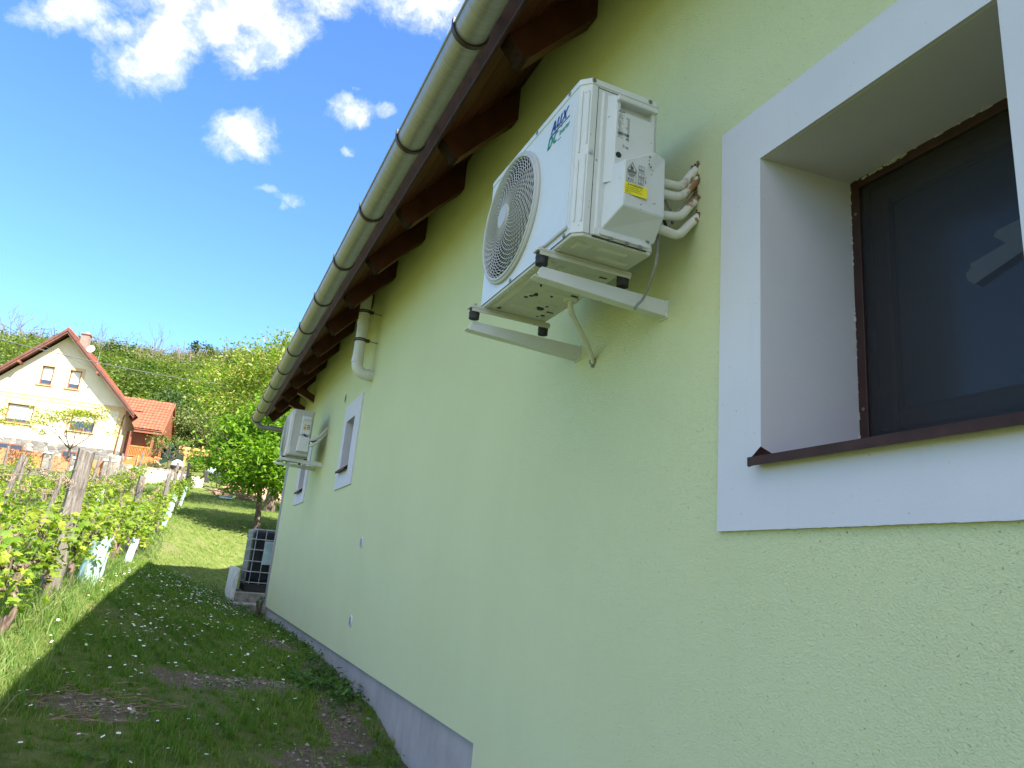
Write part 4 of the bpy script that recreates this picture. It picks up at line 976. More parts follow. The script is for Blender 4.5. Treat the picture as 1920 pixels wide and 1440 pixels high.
make_ac_far()

# ------------------------------------------------------------------ water tank, steps, kerb behind the corner
tank = empty('water_tank', (.24, 15.3, -.60))
tag(tank, 'caged intermediate water tank wrapped in black plastic behind the house corner', 'water tank')
mb = MB(); hx, hy = .50, .58
mb.box((-hx + .02, -hy + .02, .15), (hx - .02, hy - .02, 1.12)); mb.build('bladder', M_blackfoil, tank, bevel=.08, seg=4)
mb = MB()
for a in (-1, 1):
    mb.box((-hx, a * (hy - .07) - .07, .0), (hx, a * (hy - .07) + .07, .10))
mb.box((-hx, -.07, 0), (hx, .07, .10)); mb.box((-hx, -hy, .10), (hx, hy, .14)); mb.build('pallet', M_rubber, tank, bevel=.01)
mb = MB()
def rr(z, r=.010):
    pts = []; c = .06
    for (cx, cy, a0) in ((hx - c, hy - c, 0), (-hx + c, hy - c, 90), (-hx + c, -hy + c, 180), (hx - c, -hy + c, 270)):
        for k in range(5): a = R(a0 + k * 22.5); pts.append((cx + c * math.cos(a), cy + c * math.sin(a), z))
    pts.append(pts[0]); mb.tube(pts, r, 8, caps=False)
for z in (.17, .36, .55, .76, .95, 1.13): rr(z, .011 if z < 1.1 else .014)
for i in range(6):
    x = -hx + .07 + i * (2 * hx - .14) / 5
    mb.tube([(x, -hy - .004, .14), (x, -hy - .004, 1.13)], .008, 6); mb.tube([(x, hy + .004, .14), (x, hy + .004, 1.13)], .008, 6)
for i in range(7):
    y = -hy + .07 + i * (2 * hy - .14) / 6
    mb.tube([(-hx - .004, y, .14), (-hx - .004, y, 1.13)], .008, 6); mb.tube([(hx + .004, y, .14), (hx + .004, y, 1.13)], .008, 6)
mb.build('cage', M_cage, tank)
mb = MB(); mb.prism([(-.27, -hy - .016, .50), (.20, -hy - .016, .52), (.20, -hy - .016, .93), (-.25, -hy - .016, .93)], (0, .004, 0)); 
for i in range(4): mb.box((-.24, -hy - .024, .78 + i * .035), (.20, -hy - .016, .786 + i * .035))
mb.build('label_plate', M_label, tank)
mb = MB(); gz = -.95
mb.box((-.42, 14.35, gz - .3), (1.6, 16.3, -.60))
st = mb.build('concrete_slab', M_concrete, None, bevel=.015); tag(st, 'grey concrete slab carrying the caged black water tank', 'slab')
mb = MB(); mb.box((-.92, 13.75, gz - .3), (.9, 14.345, -.765)); st = mb.build('concrete_step', M_concrete, None, bevel=.02); tag(st, 'low concrete step in front of the tank slab at the house corner', 'step')
mb = MB(); mb.prism([(-.50, 14.38, -.95), (-.425, 14.38, -.95), (-.40, 14.38, -.20), (-.475, 14.38, -.17)], (0, 1.9, 0)); st = mb.build('white_kerb_wall', M_whitewash, None, bevel=.01); tag(st, 'low whitewashed kerb wall standing left of the black water tank', 'kerb wall')

# ------------------------------------------------------------------ leaf templates
def grape_leaf():
    rad = {0: .16, 30: .62, 50: .55, 72: .92, 98: .62, 118: .78, 140: 1.02, 160: .70, 180: 1.15, 200: .70, 220: 1.02, 242: .78, 262: .62, 288: .92, 310: .55, 330: .62}
    pts = [(0, 0, .05)]
    for a, r in rad.items(): pts.append((r * math.sin(R(a)) * .5, -r * math.cos(R(a)) * .5, -.06 * r))
    n = len(rad); f = [(0, i + 1, (i + 1) % n + 1) for i in range(n)]
    return np.array(pts), f
def oval_leaf(wd=.42, bend=.12):
    pts = [(0, 0, 0), (wd * .42, .30, .02), (wd * .5, .55, -bend * .4), (0, 1.0, -bend), (-wd * .5, .55, -bend * .4), (-wd * .42, .30, .02)]
    pts = [(x, y - .3, z) for x, y, z in pts]
    return np.array(pts), [(0, 1, 5, 5), (1, 2, 4, 5), (2, 3, 4, 4)]
def oval_tri(wd=.42, bend=.12):
    p, _ = oval_leaf(wd, bend); return p, [(0, 1, 5), (1, 2, 4), (1, 4, 5), (2, 3, 4)]
GL, GLF = grape_leaf(); OL, OLF = oval_tri()
QD = np.array([(-.5, -.5, 0), (.5, -.4, .08), (.45, .5, 0), (-.4, .45, .1)]); QDF = [(0, 1, 2), (0, 2, 3)]

# ------------------------------------------------------------------ grass
def patchy(x, y):
    return .5 + .25 * np.sin(x * 5.3 + 2 * np.sin(y * 1.9)) + .25 * np.sin(y * 4.1 + 1.7 * np.sin(x * 3.3))
def blades(n, x0f, x1f, y0, y1, hmin, hmax, wd, r, keep=None, ypow=1.0, lean=.5):
    y = y0 + (y1 - y0) * r.random(n) ** ypow; a = x0f(y); b_ = x1f(y); x = a + (b_ - a) * r.random(n)
    # tufting
    x += .03 * np.sin(37 * x + 11 * y); y = y + .03 * np.sin(41 * y + 13 * x)
    if keep is not None:
        k = r.random(n) < keep(x, y); x = x[k]; y = y[k]
    m = len(x); z = height(x, y) - .01
    h = (hmin + (hmax - hmin) * r.random(m) ** 1.6) * (.55 + .75 * patchy(x, y)); wv = wd * (.7 + .6 * r.random(m))
    a = r.uniform(0, 2 * np.pi, m); c, s_ = np.cos(a), np.sin(a); ln = r.normal(0, lean, m); la = r.uniform(0, 2 * np.pi, m)
    dx, dy = np.cos(la) * np.abs(ln) * h, np.sin(la) * np.abs(ln) * h
    P = np.stack([x, y, z], -1)
    def pt(k, off, q): return P + np.stack([c * off * wv + dx * q, s_ * off * wv + dy * q, h * k], -1)
    v = np.stack([pt(0, -.5, 0), pt(0, .5, 0), pt(.55, .4, .3), pt(.55, -.4, .3), pt(.93, 0, 1.0)], 1).reshape(-1, 3)
    f0 = np.array([(0, 1, 2), (0, 2, 3), (3, 2, 4)]); f = (f0[None] + (np.arange(m) * 5)[:, None, None]).reshape(-1, 3)
    return v, f
def join(parts):
    vs = []; fs = []; o = 0
    for v, f in parts: vs.append(v); fs.append(f + o); o += len(v)
    return np.concatenate(vs), np.concatenate(fs)
xwall = lambda y: np.where(y < 13.15, .0, 3.0) + 0 * y
def keep_lawn(x, y):
    s_ = soil(x, y); k = (1 - s_ * .86) * (.45 + .6 * patchy(x * 1.3, y * 1.3))
    k *= np.where((x > -.62) & (y > 13.7) & (y < 16.4), 0, 1)
    k *= np.where((x < 0.02) | (y > 13.15), 1, 0); return k
def xl(y): return -1.4 - .25 * y
lawn = join([
    blades(95000, lambda y: np.full_like(y, -2.3), xwall, 3.2, 8.0, .022, .085, .0042, rng, keep_lawn),
    blades(80000, lambda y: np.full_like(y, -2.3), xwall, 8.0, 15.0, .02, .075, .0065, rng, keep_lawn),
    blades(75000, lambda y: np.full_like(y, -2.3), lambda y: np.full_like(y, 4.0), 14.5, 34.0, .02, .075, .011, rng, keep_lawn)])
kind(npmesh('lawn_grass', lawn[0], lawn[1], M_grass), 'stuff')
def keep_long(x, y):
    return .5 + .5 * patchy(x * 1.1, y)
def kl2(x, y): return keep_long(x, y) * np.where(y < 16, sstep(-x, 1.95, 2.35), sstep(-x, 1.6, 2.1))
lg = join([
    blades(52000, lambda y: np.maximum(xl(y) - .6, -6), lambda y: np.full_like(y, -1.75), 2.8, 9.0, .07, .26, .0055, rng, kl2, lean=.6),
    blades(52000, xl, lambda y: np.full_like(y, -1.8), 9.0, 18.0, .06, .20, .010, rng, kl2, lean=.6),
    blades(60000, xl, lambda y: np.full_like(y, -1.6), 18.0, 42.0, .06, .20, .018, rng, kl2, lean=.6)])
kind(npmesh('long_grass', lg[0], lg[1], M_longgrass), 'stuff')
# daisies in the shaded lawn
def daisies():
    cl = [(-1.5, 8.6, .45, 1.0, 90), (-1.3, 10.6, .42, .9, 200), (-.9, 12.5, .4, .9, 60), (-1.8, 6.9, .3, .7, 40), (-1.3, 7.4, .5, .6, 45), (-2.0, 6.0, .25, .5, 16), (-1.0, 6.6, .4, .4, 14), (-1.9, 4.6, .3, .4, 12), (-1.3, 4.3, .5, .3, 10), (-.5, 8.4, .3, .9, 14), (-1.2, 5.6, .5, .3, 10)]
    P = []
    for cx, cy, sx, sy, n in cl:
        n = int(n * 1.7); x = rng.normal(cx, sx, n); y = rng.normal(cy, sy, n); k = (x > -2.15) & (x < -.1) & (y > 3.6); P.append(np.stack([x[k], y[k]], -1))
    P = np.concatenate(P); n = len(P); z = height(P[:, 0], P[:, 1]); hh = rng.uniform(.05, .10, n)
    N = 12; t = [(0, 0, .10)] + [(math.cos(2 * math.pi * i / N) * (1 if i % 2 else .80), math.sin(2 * math.pi * i / N) * (1 if i % 2 else .80), .16) for i in range(N)]
    tf = [(0, i + 1, (i + 1) % N + 1) for i in range(N)]
    pos = np.stack([P[:, 0], P[:, 1], z + hh], -1); sz = rng.uniform(.009, .0135, n)
    rot = rand_rot(n, rng, .35); v1, f1 = scatter(np.array(t), tf, pos, rot, sz)
    c = [(0, 0, .42)] + [(math.cos(2 * math.pi * i / 6) * .34, math.sin(2 * math.pi * i / 6) * .34, .22) for i in range(6)]
    v2, f2 = scatter(np.array(c), [(0, i + 1, (i + 1) % 6 + 1) for i in range(6)], pos, rot, sz)
    st = np.array([(-.5, 0, 0), (.5, 0, 0), (.5, 0, 1), (-.5, 0, 1)]); v3 = np.stack([np.stack([pos[:, 0] + q[0] * .003, pos[:, 1], z + q[2] * hh], -1) for q in st], 1).reshape(-1, 3)
    f3 = (np.array([(0, 1, 2), (0, 2, 3)])[None] + (np.arange(n) * 4)[:, None, None]).reshape(-1, 3)
    v, f = join([(v1, f1), (v2, f2), (v3, f3)])
    mi = np.concatenate([np.zeros(len(f1)), np.ones(len(f2)), np.full(len(f3), 2)])
    kind(npmesh('daisies', v, f, [M_daisy, M_daisyc, M_weed], mi), 'stuff')
daisies()
# broad-leaved weeds along the plinth and round the soil
def weeds():
    cl = []
    r = rng
    for i in range(130):
        t = r.random(); y = 3.6 + 9.4 * t ** 1.1; cl.append((-.03 - abs(r.normal(0, .10)), y, r.uniform(.03, .10), 12))
    for i in range(70): cl.append((r.uniform(-2.0, -.2), r.uniform(3.7, 7.5), r.uniform(.03, .08), 10))
    for i in range(40): cl.append((-.25 + r.normal(0, .12), 6.0 + r.normal(0, .35), r.uniform(.08, .15), 18))
    for i in range(40): cl.append((-.55 + r.normal(0, .2), 13.4 + r.normal(0, .3), r.uniform(.06, .14), 18))
    pos = []; sz = []
    for x, y, h, n in cl:
        a = r.uniform(0, 6.28, n); d = r.random(n) * h * .8; pos.append(np.stack([x + np.cos(a) * d, y + np.sin(a) * d, H(x, y) + h * r.random(n) * .9 + .01], -1)); sz.append(r.uniform(.3, .55, n) * h)
    pos = np.concatenate(pos); sz = np.concatenate(sz); pos[:, 0] = np.minimum(pos[:, 0], .01)
    v, f = scatter(OL, OLF, pos, rand_rot(len(pos), r, .6), sz * 1.0)
    kind(npmesh('weeds', v, f, M_weed), 'stuff')
weeds()
def stones():
    n = 1500; r = rng; c = np.array(PATCH)[r.integers(0, len(PATCH), n)]
    x = c[:, 0] + r.normal(0, .55, n) * c[:, 2]; y = c[:, 1] + r.normal(0, .55, n) * c[:, 3]; k = (x < -.01) & (y > 3.4); x = x[k]; y = y[k]; n = len(x)
    t = (1 + 5 ** .5) / 2; oc = np.array([(1, 0, 0), (-1, 0, 0), (0, 1, 0), (0, -1, 0), (0, 0, .6), (0, 0, -.6), (.6, .6, .3), (-.5, .6, .35)])
    fc = [(0, 6, 4), (6, 2, 4), (2, 7, 4), (7, 1, 4), (1, 3, 4), (3, 0, 4), (6, 0, 2), (7, 2, 1)]
    v, f = scatter(oc, fc, np.stack([x, y, height(x, y) + .002], -1), rand_rot(n, r, .2), r.uniform(.003, .012, n) * r.choice([1, 1, 1, 1.7], n))
    kind(npmesh('gravel', v, f, mat('small_stones', (.3, .26, .22), .9, fn=speckle((.16, .13, .10), (.40, .35, .30), 40))), 'stuff')
stones()
# dry twigs lying on the soil
mb = MB(); r_ = random.Random(12)
for i in range(60):
    x = -1.75 + r_.gauss(0, .22); y = 4.95 + r_.gauss(0, .2); a = r_.uniform(-.5, .9); L = r_.uniform(.05, .22); z = H(x, y) + .015
    mb.tube([(x, y, z), (x + L * .5 * math.cos(a), y + L * .5 * math.sin(a), z + .012), (x + L * math.cos(a + .2), y + L * math.sin(a + .2), z)], .0022, 5)
kind(mb.build('dry_twigs', M_stick), 'stuff')

# ------------------------------------------------------------------ vineyard
def make_vine(seed, nleaf=170, tall=1.0):
    r = np.random.default_rng(seed); rd = random.Random(seed)
    v = empty('grapevine', (0, 0, 0))
    mb = MB(); pts = []; x = y = 0.0
    for i in range(9):
        t = i / 8; pts.append((x, y, -.05 + t * .54)); x += rd.uniform(-.035, .035); y += rd.uniform(-.04, .04)
    mb.tube(pts, [.036 - .010 * i / 8 + rd.uniform(-.006, .008) for i in range(9)], 9)
    top = Vector(pts[-1]); ends = []
    for sg in (-1, 1):
        P = [top - Vector((0, 0, .03))]
        for i in range(5): P.append(P[-1] + Vector((rd.uniform(-.02, .02), sg * .10, rd.uniform(-.015, .03))))
        mb.tube(P, [.024, .020, .017, .015, .013, .010], 7); ends += P[1:]
    for e in ends:
        if rd.random() < .8: mb.tube([e, e + Vector((rd.uniform(-.06, .06), rd.uniform(-.05, .05), .16)), e + Vector((rd.uniform(-.14, .14), rd.uniform(-.1, .1), rd.uniform(.28, .42)))], [.006, .005, .003], 5)
    mb.build('trunk', M_vbark, v)
    n = nleaf; c = r.integers(0, len(ends), n); base = np.array([tuple(e) for e in ends])[c]
    pos = base + np.stack([r.normal(0, .13, n), r.normal(0, .11, n), r.uniform(-.16, .38, n) * tall], -1); sz = r.uniform(.045, .105, n) * r.choice([.7, 1, 1.2], n)
    ve, fe = scatter(GL, GLF, pos, rand_rot(n, r, .85), sz); o = npmesh('foliage', ve, fe, [M_vine, M_vineyng], np.repeat(r.choice([0, 0, 0, 1], n), len(GLF)), v)
    # dry curled tendrils round the wires
    mb = MB()
    for i in range(9):
        y0 = rd.uniform(-.5, .5); z0 = rd.choice([.72, 1.14]); rr_ = rd.uniform(.015, .045); P = []
        for k in range(12): P.append((rd.uniform(-.012, .012) + rr_ * math.cos(k * 1.1), y0 + k * rd.uniform(.008, .02), z0 + rr_ * math.sin(k * 1.1)))
        mb.tube(P, .0028, 4, caps=False)
    mb.build('dry_tendrils', M_straw, v)
    return v
def copy_tree(o, parent=None):
    c = o.copy(); COL.objects.link(c)
    if parent is not None: c.parent = parent
    for ch in [k for k in COL.objects if k.parent == o]: copy_tree(ch, c)
    return c
kids = {}
def copy_thing(o, loc, rz=0, sc=1.0):
    c = o.copy(); COL.objects.link(c); c.location = loc; c.rotation_euler = (0, 0, rz); c.scale = (sc, sc, sc)
    for ch in kids[o.name]: d = ch.copy(); COL.objects.link(d); d.parent = c
    return c
def rowx(k, y): return -2.40 - 2.0 * k + .029 * (y - 7.5)
protos = [make_vine(100 + i, 250, 1.0) for i in range(6)]
for p in protos: kids[p.name] = [o for o in COL.objects if o.parent == p]
used = set(); vr = random.Random(31)
rowname = ['row nearest the green house', 'second row from the green house', 'third row from the green house', 'fourth row from the green house', 'fifth row from the green house']
starts = [5.3, 11.5, 17.5, 25.5, 31.0]
for k in range(4):
    y = starts[k]; cnt = 0
    while y < 31.6 + (1.0 if k else 0) * 4:
        pr = protos[vr.randrange(6)]; x = rowx(k, y); loc = (x, y, H(x, y)); sc = vr.uniform(.9, 1.12)
        if k == 0 and y > 24: sc *= .9
        rzv = vr.choice([0, math.pi]) + vr.uniform(-.15, .15)
        if pr.name not in used: used.add(pr.name); c = pr; c.location = loc; c.rotation_euler = (0, 0, rzv); c.scale = (sc,) * 3
        else: c = copy_thing(pr, loc, rzv, sc)
        first = {(0, 0): 'grapevine at the left picture edge, nearest the camera, with low spreading leaves', (0, 1): 'leafy grapevine just before the big grey vineyard post', (0, 2): 'leafy grapevine right at the big grey vineyard post', (0, 3): 'grapevine beside the wide torn grow tube'}.get((k, cnt)); cnt += 1
        tag(c, first or 'leafy green grapevine on a gnarled brown trunk in the ' + rowname[k], 'grapevine', 'grapevines in the ' + rowname[k])
        y += 1.02 + vr.uniform(-.06, .06)
# vine posts
def post_mesh(seed, h, w_):
    rd = random.Random(seed); N = 9; nz = 14; vs = []; bend = rd.uniform(-.05, .05); b2 = rd.uniform(-.04, .04)
    rad = [w_ / 2 * rd.uniform(.75, 1.15) for _ in range(N)]
    for j in range(nz):
        t = j / (nz - 1)
        for i in range(N):
            a = 2 * math.pi * i / N; r = rad[i] * (1.0 - .12 * t) * rd.uniform(.93, 1.07); topj = rd.uniform(-.02, .025) if j == nz - 1 else 0
            vs.append((r * math.cos(a) + bend * math.sin(t * 2.6), r * math.sin(a) + b2 * math.sin(t * 2.2), -.12 + t * (h + .12) + topj))
    mb = MB(); mb.add(vs, [(j * N + i, j * N + (i + 1) % N, (j + 1) * N + (i + 1) % N, (j + 1) * N + i) for j in range(nz - 1) for i in range(N)], 0, False); mb.add(vs[-N:], [tuple(range(N))])
    return mb
plist = [(0, 7.55, 1.33, .175, (.03, .02), 'thick grey weathered vineyard post, largest and nearest of all'),
         (0, 13.9, 1.40, .12, (-.02, .03), 'grey weathered post with split top, second post of the nearest vine row'),
         (0, 18.2, 1.38, .10, (.05, .0), 'leaning grey post between the second and dark posts of the nearest vine row'),
         (0, 21.7, 1.42, .10, (.02, .02), 'dark weathered post in front of the white and black dome'),
         (0, 29.0, 1.25, .09, (-.04, .02), 'thin grey post at the far end of the nearest vine row'),
         (1, 14.0, 1.35, .11, (.12, .02), 'grey post with knobbly top at the left, nearest in the second vine row'),
         (1, 16.9, 1.35, .10, (.16, .03), 'crooked leaning grey post just left of the big vineyard post'),
         (1, 22.6, 1.35, .10, (.05, .0), 'slim grey post just right of the big vineyard post in the second row'),
         (1, 28.0, 1.3, .10, (-.05, .0), 'pale leaning post in front of the stone fence pillar'),
         (1, 33.2, 1.3, .09, (.03, .0), 'pale slim post in front of the orange stair boards'),
         (2, 20.5, 1.2, .09, (.08, .0), 'thin post in the third vine row at the left edge'),
         (2, 27.5, 1.35, .09, (.0, .02), 'thin post in front of the orange brown fence boards'),
         (3, 30.5, 1.3, .09, (.02, .02), 'thin post farthest left in the fourth vine row'),
         (1, 19.8, 1.30, .09, (.06, .02), 'thin grey post behind the crooked leaning one in the second vine row'),
         (1, 25.2, 1.25, .09, (-.03, .03), 'thin grey post just left of the pale leaning post in the second vine row'),
         (2, 24.0, 1.3, .09, (.05, .0), 'thin post in the third vine row before the left fence panel'),
         (2, 31.0, 1.3, .09, (-.02, .0), 'thin far post in the third vine row near the broad stone pillar'),
         (0, 25.2, 1.25, .09, (.05, .0), 'thin grey post between the dark post and the far end of the nearest row'),
         (1, 12.2, .78, .06, (.12, .0), 'short slim stake leaning at the left edge of the vineyard')]
for i, (k, y, h, w_, (lx_, ly_), lab) in enumerate(plist):
    x = rowx(k, y); h += .22 if (k and h > 1) else 0; o = post_mesh(50 + i, h, w_).build('vineyard_post', M_post); o.location = (x, y, H(x, y)); o.rotation_euler = (ly_, lx_, 0)
    tag(o, lab, 'post', 'weathered posts in the vineyard')
# grow tubes
tl = [(0, 8.7, 'wide torn pale blue grow tube beside the big vineyard post'), (0, 9.4, 'pale blue grow tube just behind the wide torn one'), (0, 12.5, 'slim pale blue grow tube beside the lawn, third along the nearest row'), (0, 19.2, 'pale blue grow tube in the far half of the nearest row before two others'),
      (0, 20.6, 'pale blue grow tube with a dark side, middle one of the far three'), (0, 25.5, 'small pale blue grow tube at the far end of the nearest row'),
      (1, 15.1, 'pale blue grow tube in the second vine row left of the big post'), (1, 24.0, 'pale blue grow tube in the second vine row right of the big post')]
for i, (k, y, lab) in enumerate(tl):
    rd = random.Random(70 + i); mb = MB(); N = 14; nz = 8; h = (.46, .46, .36)[i] if i < 3 else .6; vs = []; r0 = .085 if i == 0 else .05
    for j in range(nz):
        for q in range(N):
            a = 2 * math.pi * q / N; r = r0 * (1 + .25 * math.sin(3 * a + i) + rd.uniform(-.08, .08)); vs.append((r * math.cos(a), r * math.sin(a) * .8, j / (nz - 1) * h + (rd.uniform(-.05, .05) if j in (0, nz - 1) else 0)))
    mb.add(vs, [(j * N + q, j * N + (q + 1) % N, (j + 1) * N + (q + 1) % N, (j + 1) * N + q) for j in range(nz - 1) for q in range(N)], 0, True)
    mb.add([(x * .93, y_ * .93, z) for x, y_, z in vs], [(j * N + q, (j + 1) * N + q, (j + 1) * N + (q + 1) % N, j * N + (q + 1) % N) for j in range(nz - 1) for q in range(N)], 0, True)
    x = rowx(k, y) + (.12 if k == 0 else 0); o = mb.build('grow_tube', M_tube, recalc=False); o.location = (x, y, H(x, y) - .01); o.rotation_euler = (rd.uniform(-.06, .06), .10 + rd.uniform(-.04, .06), 0)
    tag(o, lab, 'grow tube', 'pale blue grow tubes round young vines')
# trellis wires
for k in range(4):
    for hz in (.74, 1.16):
        mb = MB(); ys2 = np.arange(max(3.0, starts[k] - 1), 33, .8); mb.tube([(rowx(k, y) + .01, y, H(rowx(k, y), y) + hz + .012 * math.sin(y * 1.3)) for y in ys2], .0028, 5)
        o = mb.build('trellis_wire', M_stick); tag(o, ('upper' if hz > 1 else 'lower') + ' trellis wire strung along the ' + rowname[k] + ' of vines', 'wire', 'trellis wires of the vineyard')

# ------------------------------------------------------------------ trees
def limb(mb, p, d, L, r, depth, rd, tips, spread=.55, n=9):
    pts = [Vector(p)]; dd = Vector(d).normalized(); rs = [r]; st = 5
    for i in range(st):
        dd = (dd + Vector((rd.uniform(-.16, .16), rd.uniform(-.16, .16), rd.uniform(-.05, .10)))).normalized(); pts.append(pts[-1] + dd * L / st); rs.append(r * (1 - .5 * (i + 1) / st))
    mb.tube(pts, rs, max(4, n), 0, caps=False)
    if depth == 0: tips.append(pts[-1]); tips.append(pts[-2]); return
    for b in range(rd.choice([2, 3, 3])):
        a = rd.uniform(0, 6.28); u = dd.cross(Vector((0, 0, 1))); u = u.normalized() if u.length > .1 else Vector((1, 0, 0)); v = dd.cross(u)
        nd = (dd + (u * math.cos(a) + v * math.sin(a)) * spread * rd.uniform(.7, 1.4)).normalized(); st_i = rd.choice([3, 4, 5])
        limb(mb, pts[st_i], nd, L * rd.uniform(.6, .82), rs[st_i] * .75, depth - 1, rd, tips, spread, n - 2)
def crown_points(r, n, lobes, fill=.55):
    """points in clumps inside the union of ellipsoid lobes (cx,cy,cz,rx,ry,rz)"""
    L = np.array(lobes); vol = L[:, 3] * L[:, 4] * L[:, 5]; nc = max(8, n // 60); ci = r.choice(len(L), nc, p=vol / vol.sum())
    d = r.normal(size=(nc, 3)); d /= np.linalg.norm(d, axis=1)[:, None]; rad = r.random(nc) ** .33; rad = fill + (1.0 - fill) * rad
    cc = L[ci, :3] + d * rad[:, None] * L[ci, 3:6]; k = r.integers(0, nc, n)
    cs = (L[ci, 3:6].min(axis=1) * .26)[k]
    return cc[k] + r.normal(size=(n, 3)) * cs[:, None] * np.array([1, 1, .6])
def make_tree(name, base, trunk_h, trunk_r, lobes, nleaf, leaf, mats, seed, droop=.5, lean=(0, 0), depth=3, wd=.42, bark=None, limb_len=None, trim=1.0):
    rd = random.Random(seed); r = np.random.default_rng(seed); t = empty(name, base)
    mb = MB(); P = [Vector((0, 0, -.2)), Vector((lean[0] * .4, lean[1] * .4, trunk_h * .5)), Vector((lean[0], lean[1], trunk_h))]; mb.tube(P, [trunk_r * 1.35, trunk_r, trunk_r * .85], 12)
    tips = []; L = limb_len or max(l[2] for l in lobes) * .42
    for i in range(5):
        a = i * 1.256 + rd.uniform(-.3, .3); limb(mb, P[-1], (math.cos(a) * .65, math.sin(a) * .65, .9), L, trunk_r * .6, depth - 1, rd, tips)
    mb.build('trunk', bark or M_bark, t)
    pos = crown_points(r, nleaf, lobes); n = len(pos); sz = r.uniform(.7, 1.25, n) * leaf
    template, tf = oval_tri(wd, .25)
    rot = rand_rot(n, r, droop); v, f = scatter(template, tf, pos, rot, sz)
    mi = None
    if isinstance(mats, list): mi = np.repeat(r.choice(len(mats), n), len(tf))
    npmesh('crown', v, f, mats, mi, t)
    return t
bx, by = .34, 21.5
t = make_tree('walnut_tree', (bx, by, H(bx, by)), 1.15, .075, [(.2, .0, 2.2, 1.65, 1.7, 1.1), (-.55, -.5, 1.6, .9, 1.1, .75), (-.6, .2, 2.6, .9, 1.1, .6), (1.4, 0, 2.4, 1.6, 1.5, 1.1), (.2, -.7, 1.45, .9, .8, .55), (.6, .4, 3.2, 1.5, 1.4, .8)], 15000, .17, M_walnut, 5, .9, (-.12, 0), wd=.36)
tag(t, 'bright green leafy tree with drooping leaves standing behind the water tank', 'tree')
bx, by = 1.05, 27.0
t = make_tree('cherry_tree', (bx, by, H(bx, by)), 1.6, .17, [(.3, 0, 3.7, 2.3, 2.2, 2.1), (-1.6, -.3, 3.7, 1.4, 1.5, 1.2), (-2.4, 0, 4.2, 1.0, 1.2, .9), (-.6, 0, 5.3, 1.7, 1.6, 1.0), (2.2, 0, 4.2, 2.2, 2, 1.9), (1.4, .2, 5.7, 1.4, 1.4, .9), (-1.6, .2, 5.0, .9, .9, .8), (-1.0, 0, 6.35, .38, .38, .45), (.9, 0, 6.3, .4, .4, .5), (1.5, 0, 6.5, .4, .4, .4), (1.9, .3, 2.2, 1.5, 1.2, .8)], 26000, .15, [M_cherry, M_cherry, M_walnut], 9, .9, (.1, 0), wd=.34, limb_len=1.7)
tag(t, 'tall yellow green tree with bronze leaf tips rising above the gutter end', 'tree')
def small_tree(base, w_, h, seed, lab, mat_=M_mimosa, nl=3400, leaf=.13, bark=M_bark, trunk_h=.5):
    rd = random.Random(seed); r = np.random.default_rng(seed); t = empty('ornamental_tree', base); mb = MB(); tips = []
    mb.tube([(0, 0, -.1), (.02, 0, trunk_h * .5), (0, 0, trunk_h)], [.07, .055, .06], 8)
    for i in range(8):
        a = i * .785 + rd.uniform(-.3, .3); limb(mb, (0, 0, trunk_h), (math.cos(a) * .9, math.sin(a) * .9, .75), h * .42, .028, 2, rd, tips, .55, 6)
    mb.build('trunk', bark, t)
    if nl:
        T_ = np.array([tuple(q) for q in tips]); k = r.integers(0, len(T_), nl); pos = T_[k] + r.normal(size=(nl, 3)) * np.array([.22, .22, .07]); v, f = scatter(*oval_tri(.4, .2), pos, rand_rot(nl, r, .8), r.uniform(.6, 1.2, nl) * leaf); npmesh('crown', v, f, mat_, None, t)
    return tag(t, lab, 'tree')
small_tree((-7.7, 43.4, 4.1), 4, 3.0, 21, 'wide sparse tree with few yellow leaves before the cream house')
small_tree((-12.3, 42.6, 3.7), 4, 3.0, 22, 'sparse yellow leaved tree cut by the left picture edge')
small_tree((-3.05, 44.8, H(-3, 44.8)), 2, 1.7, 23, 'small pale forked tree between the porch and the pergola', M_h1, 900, .12)

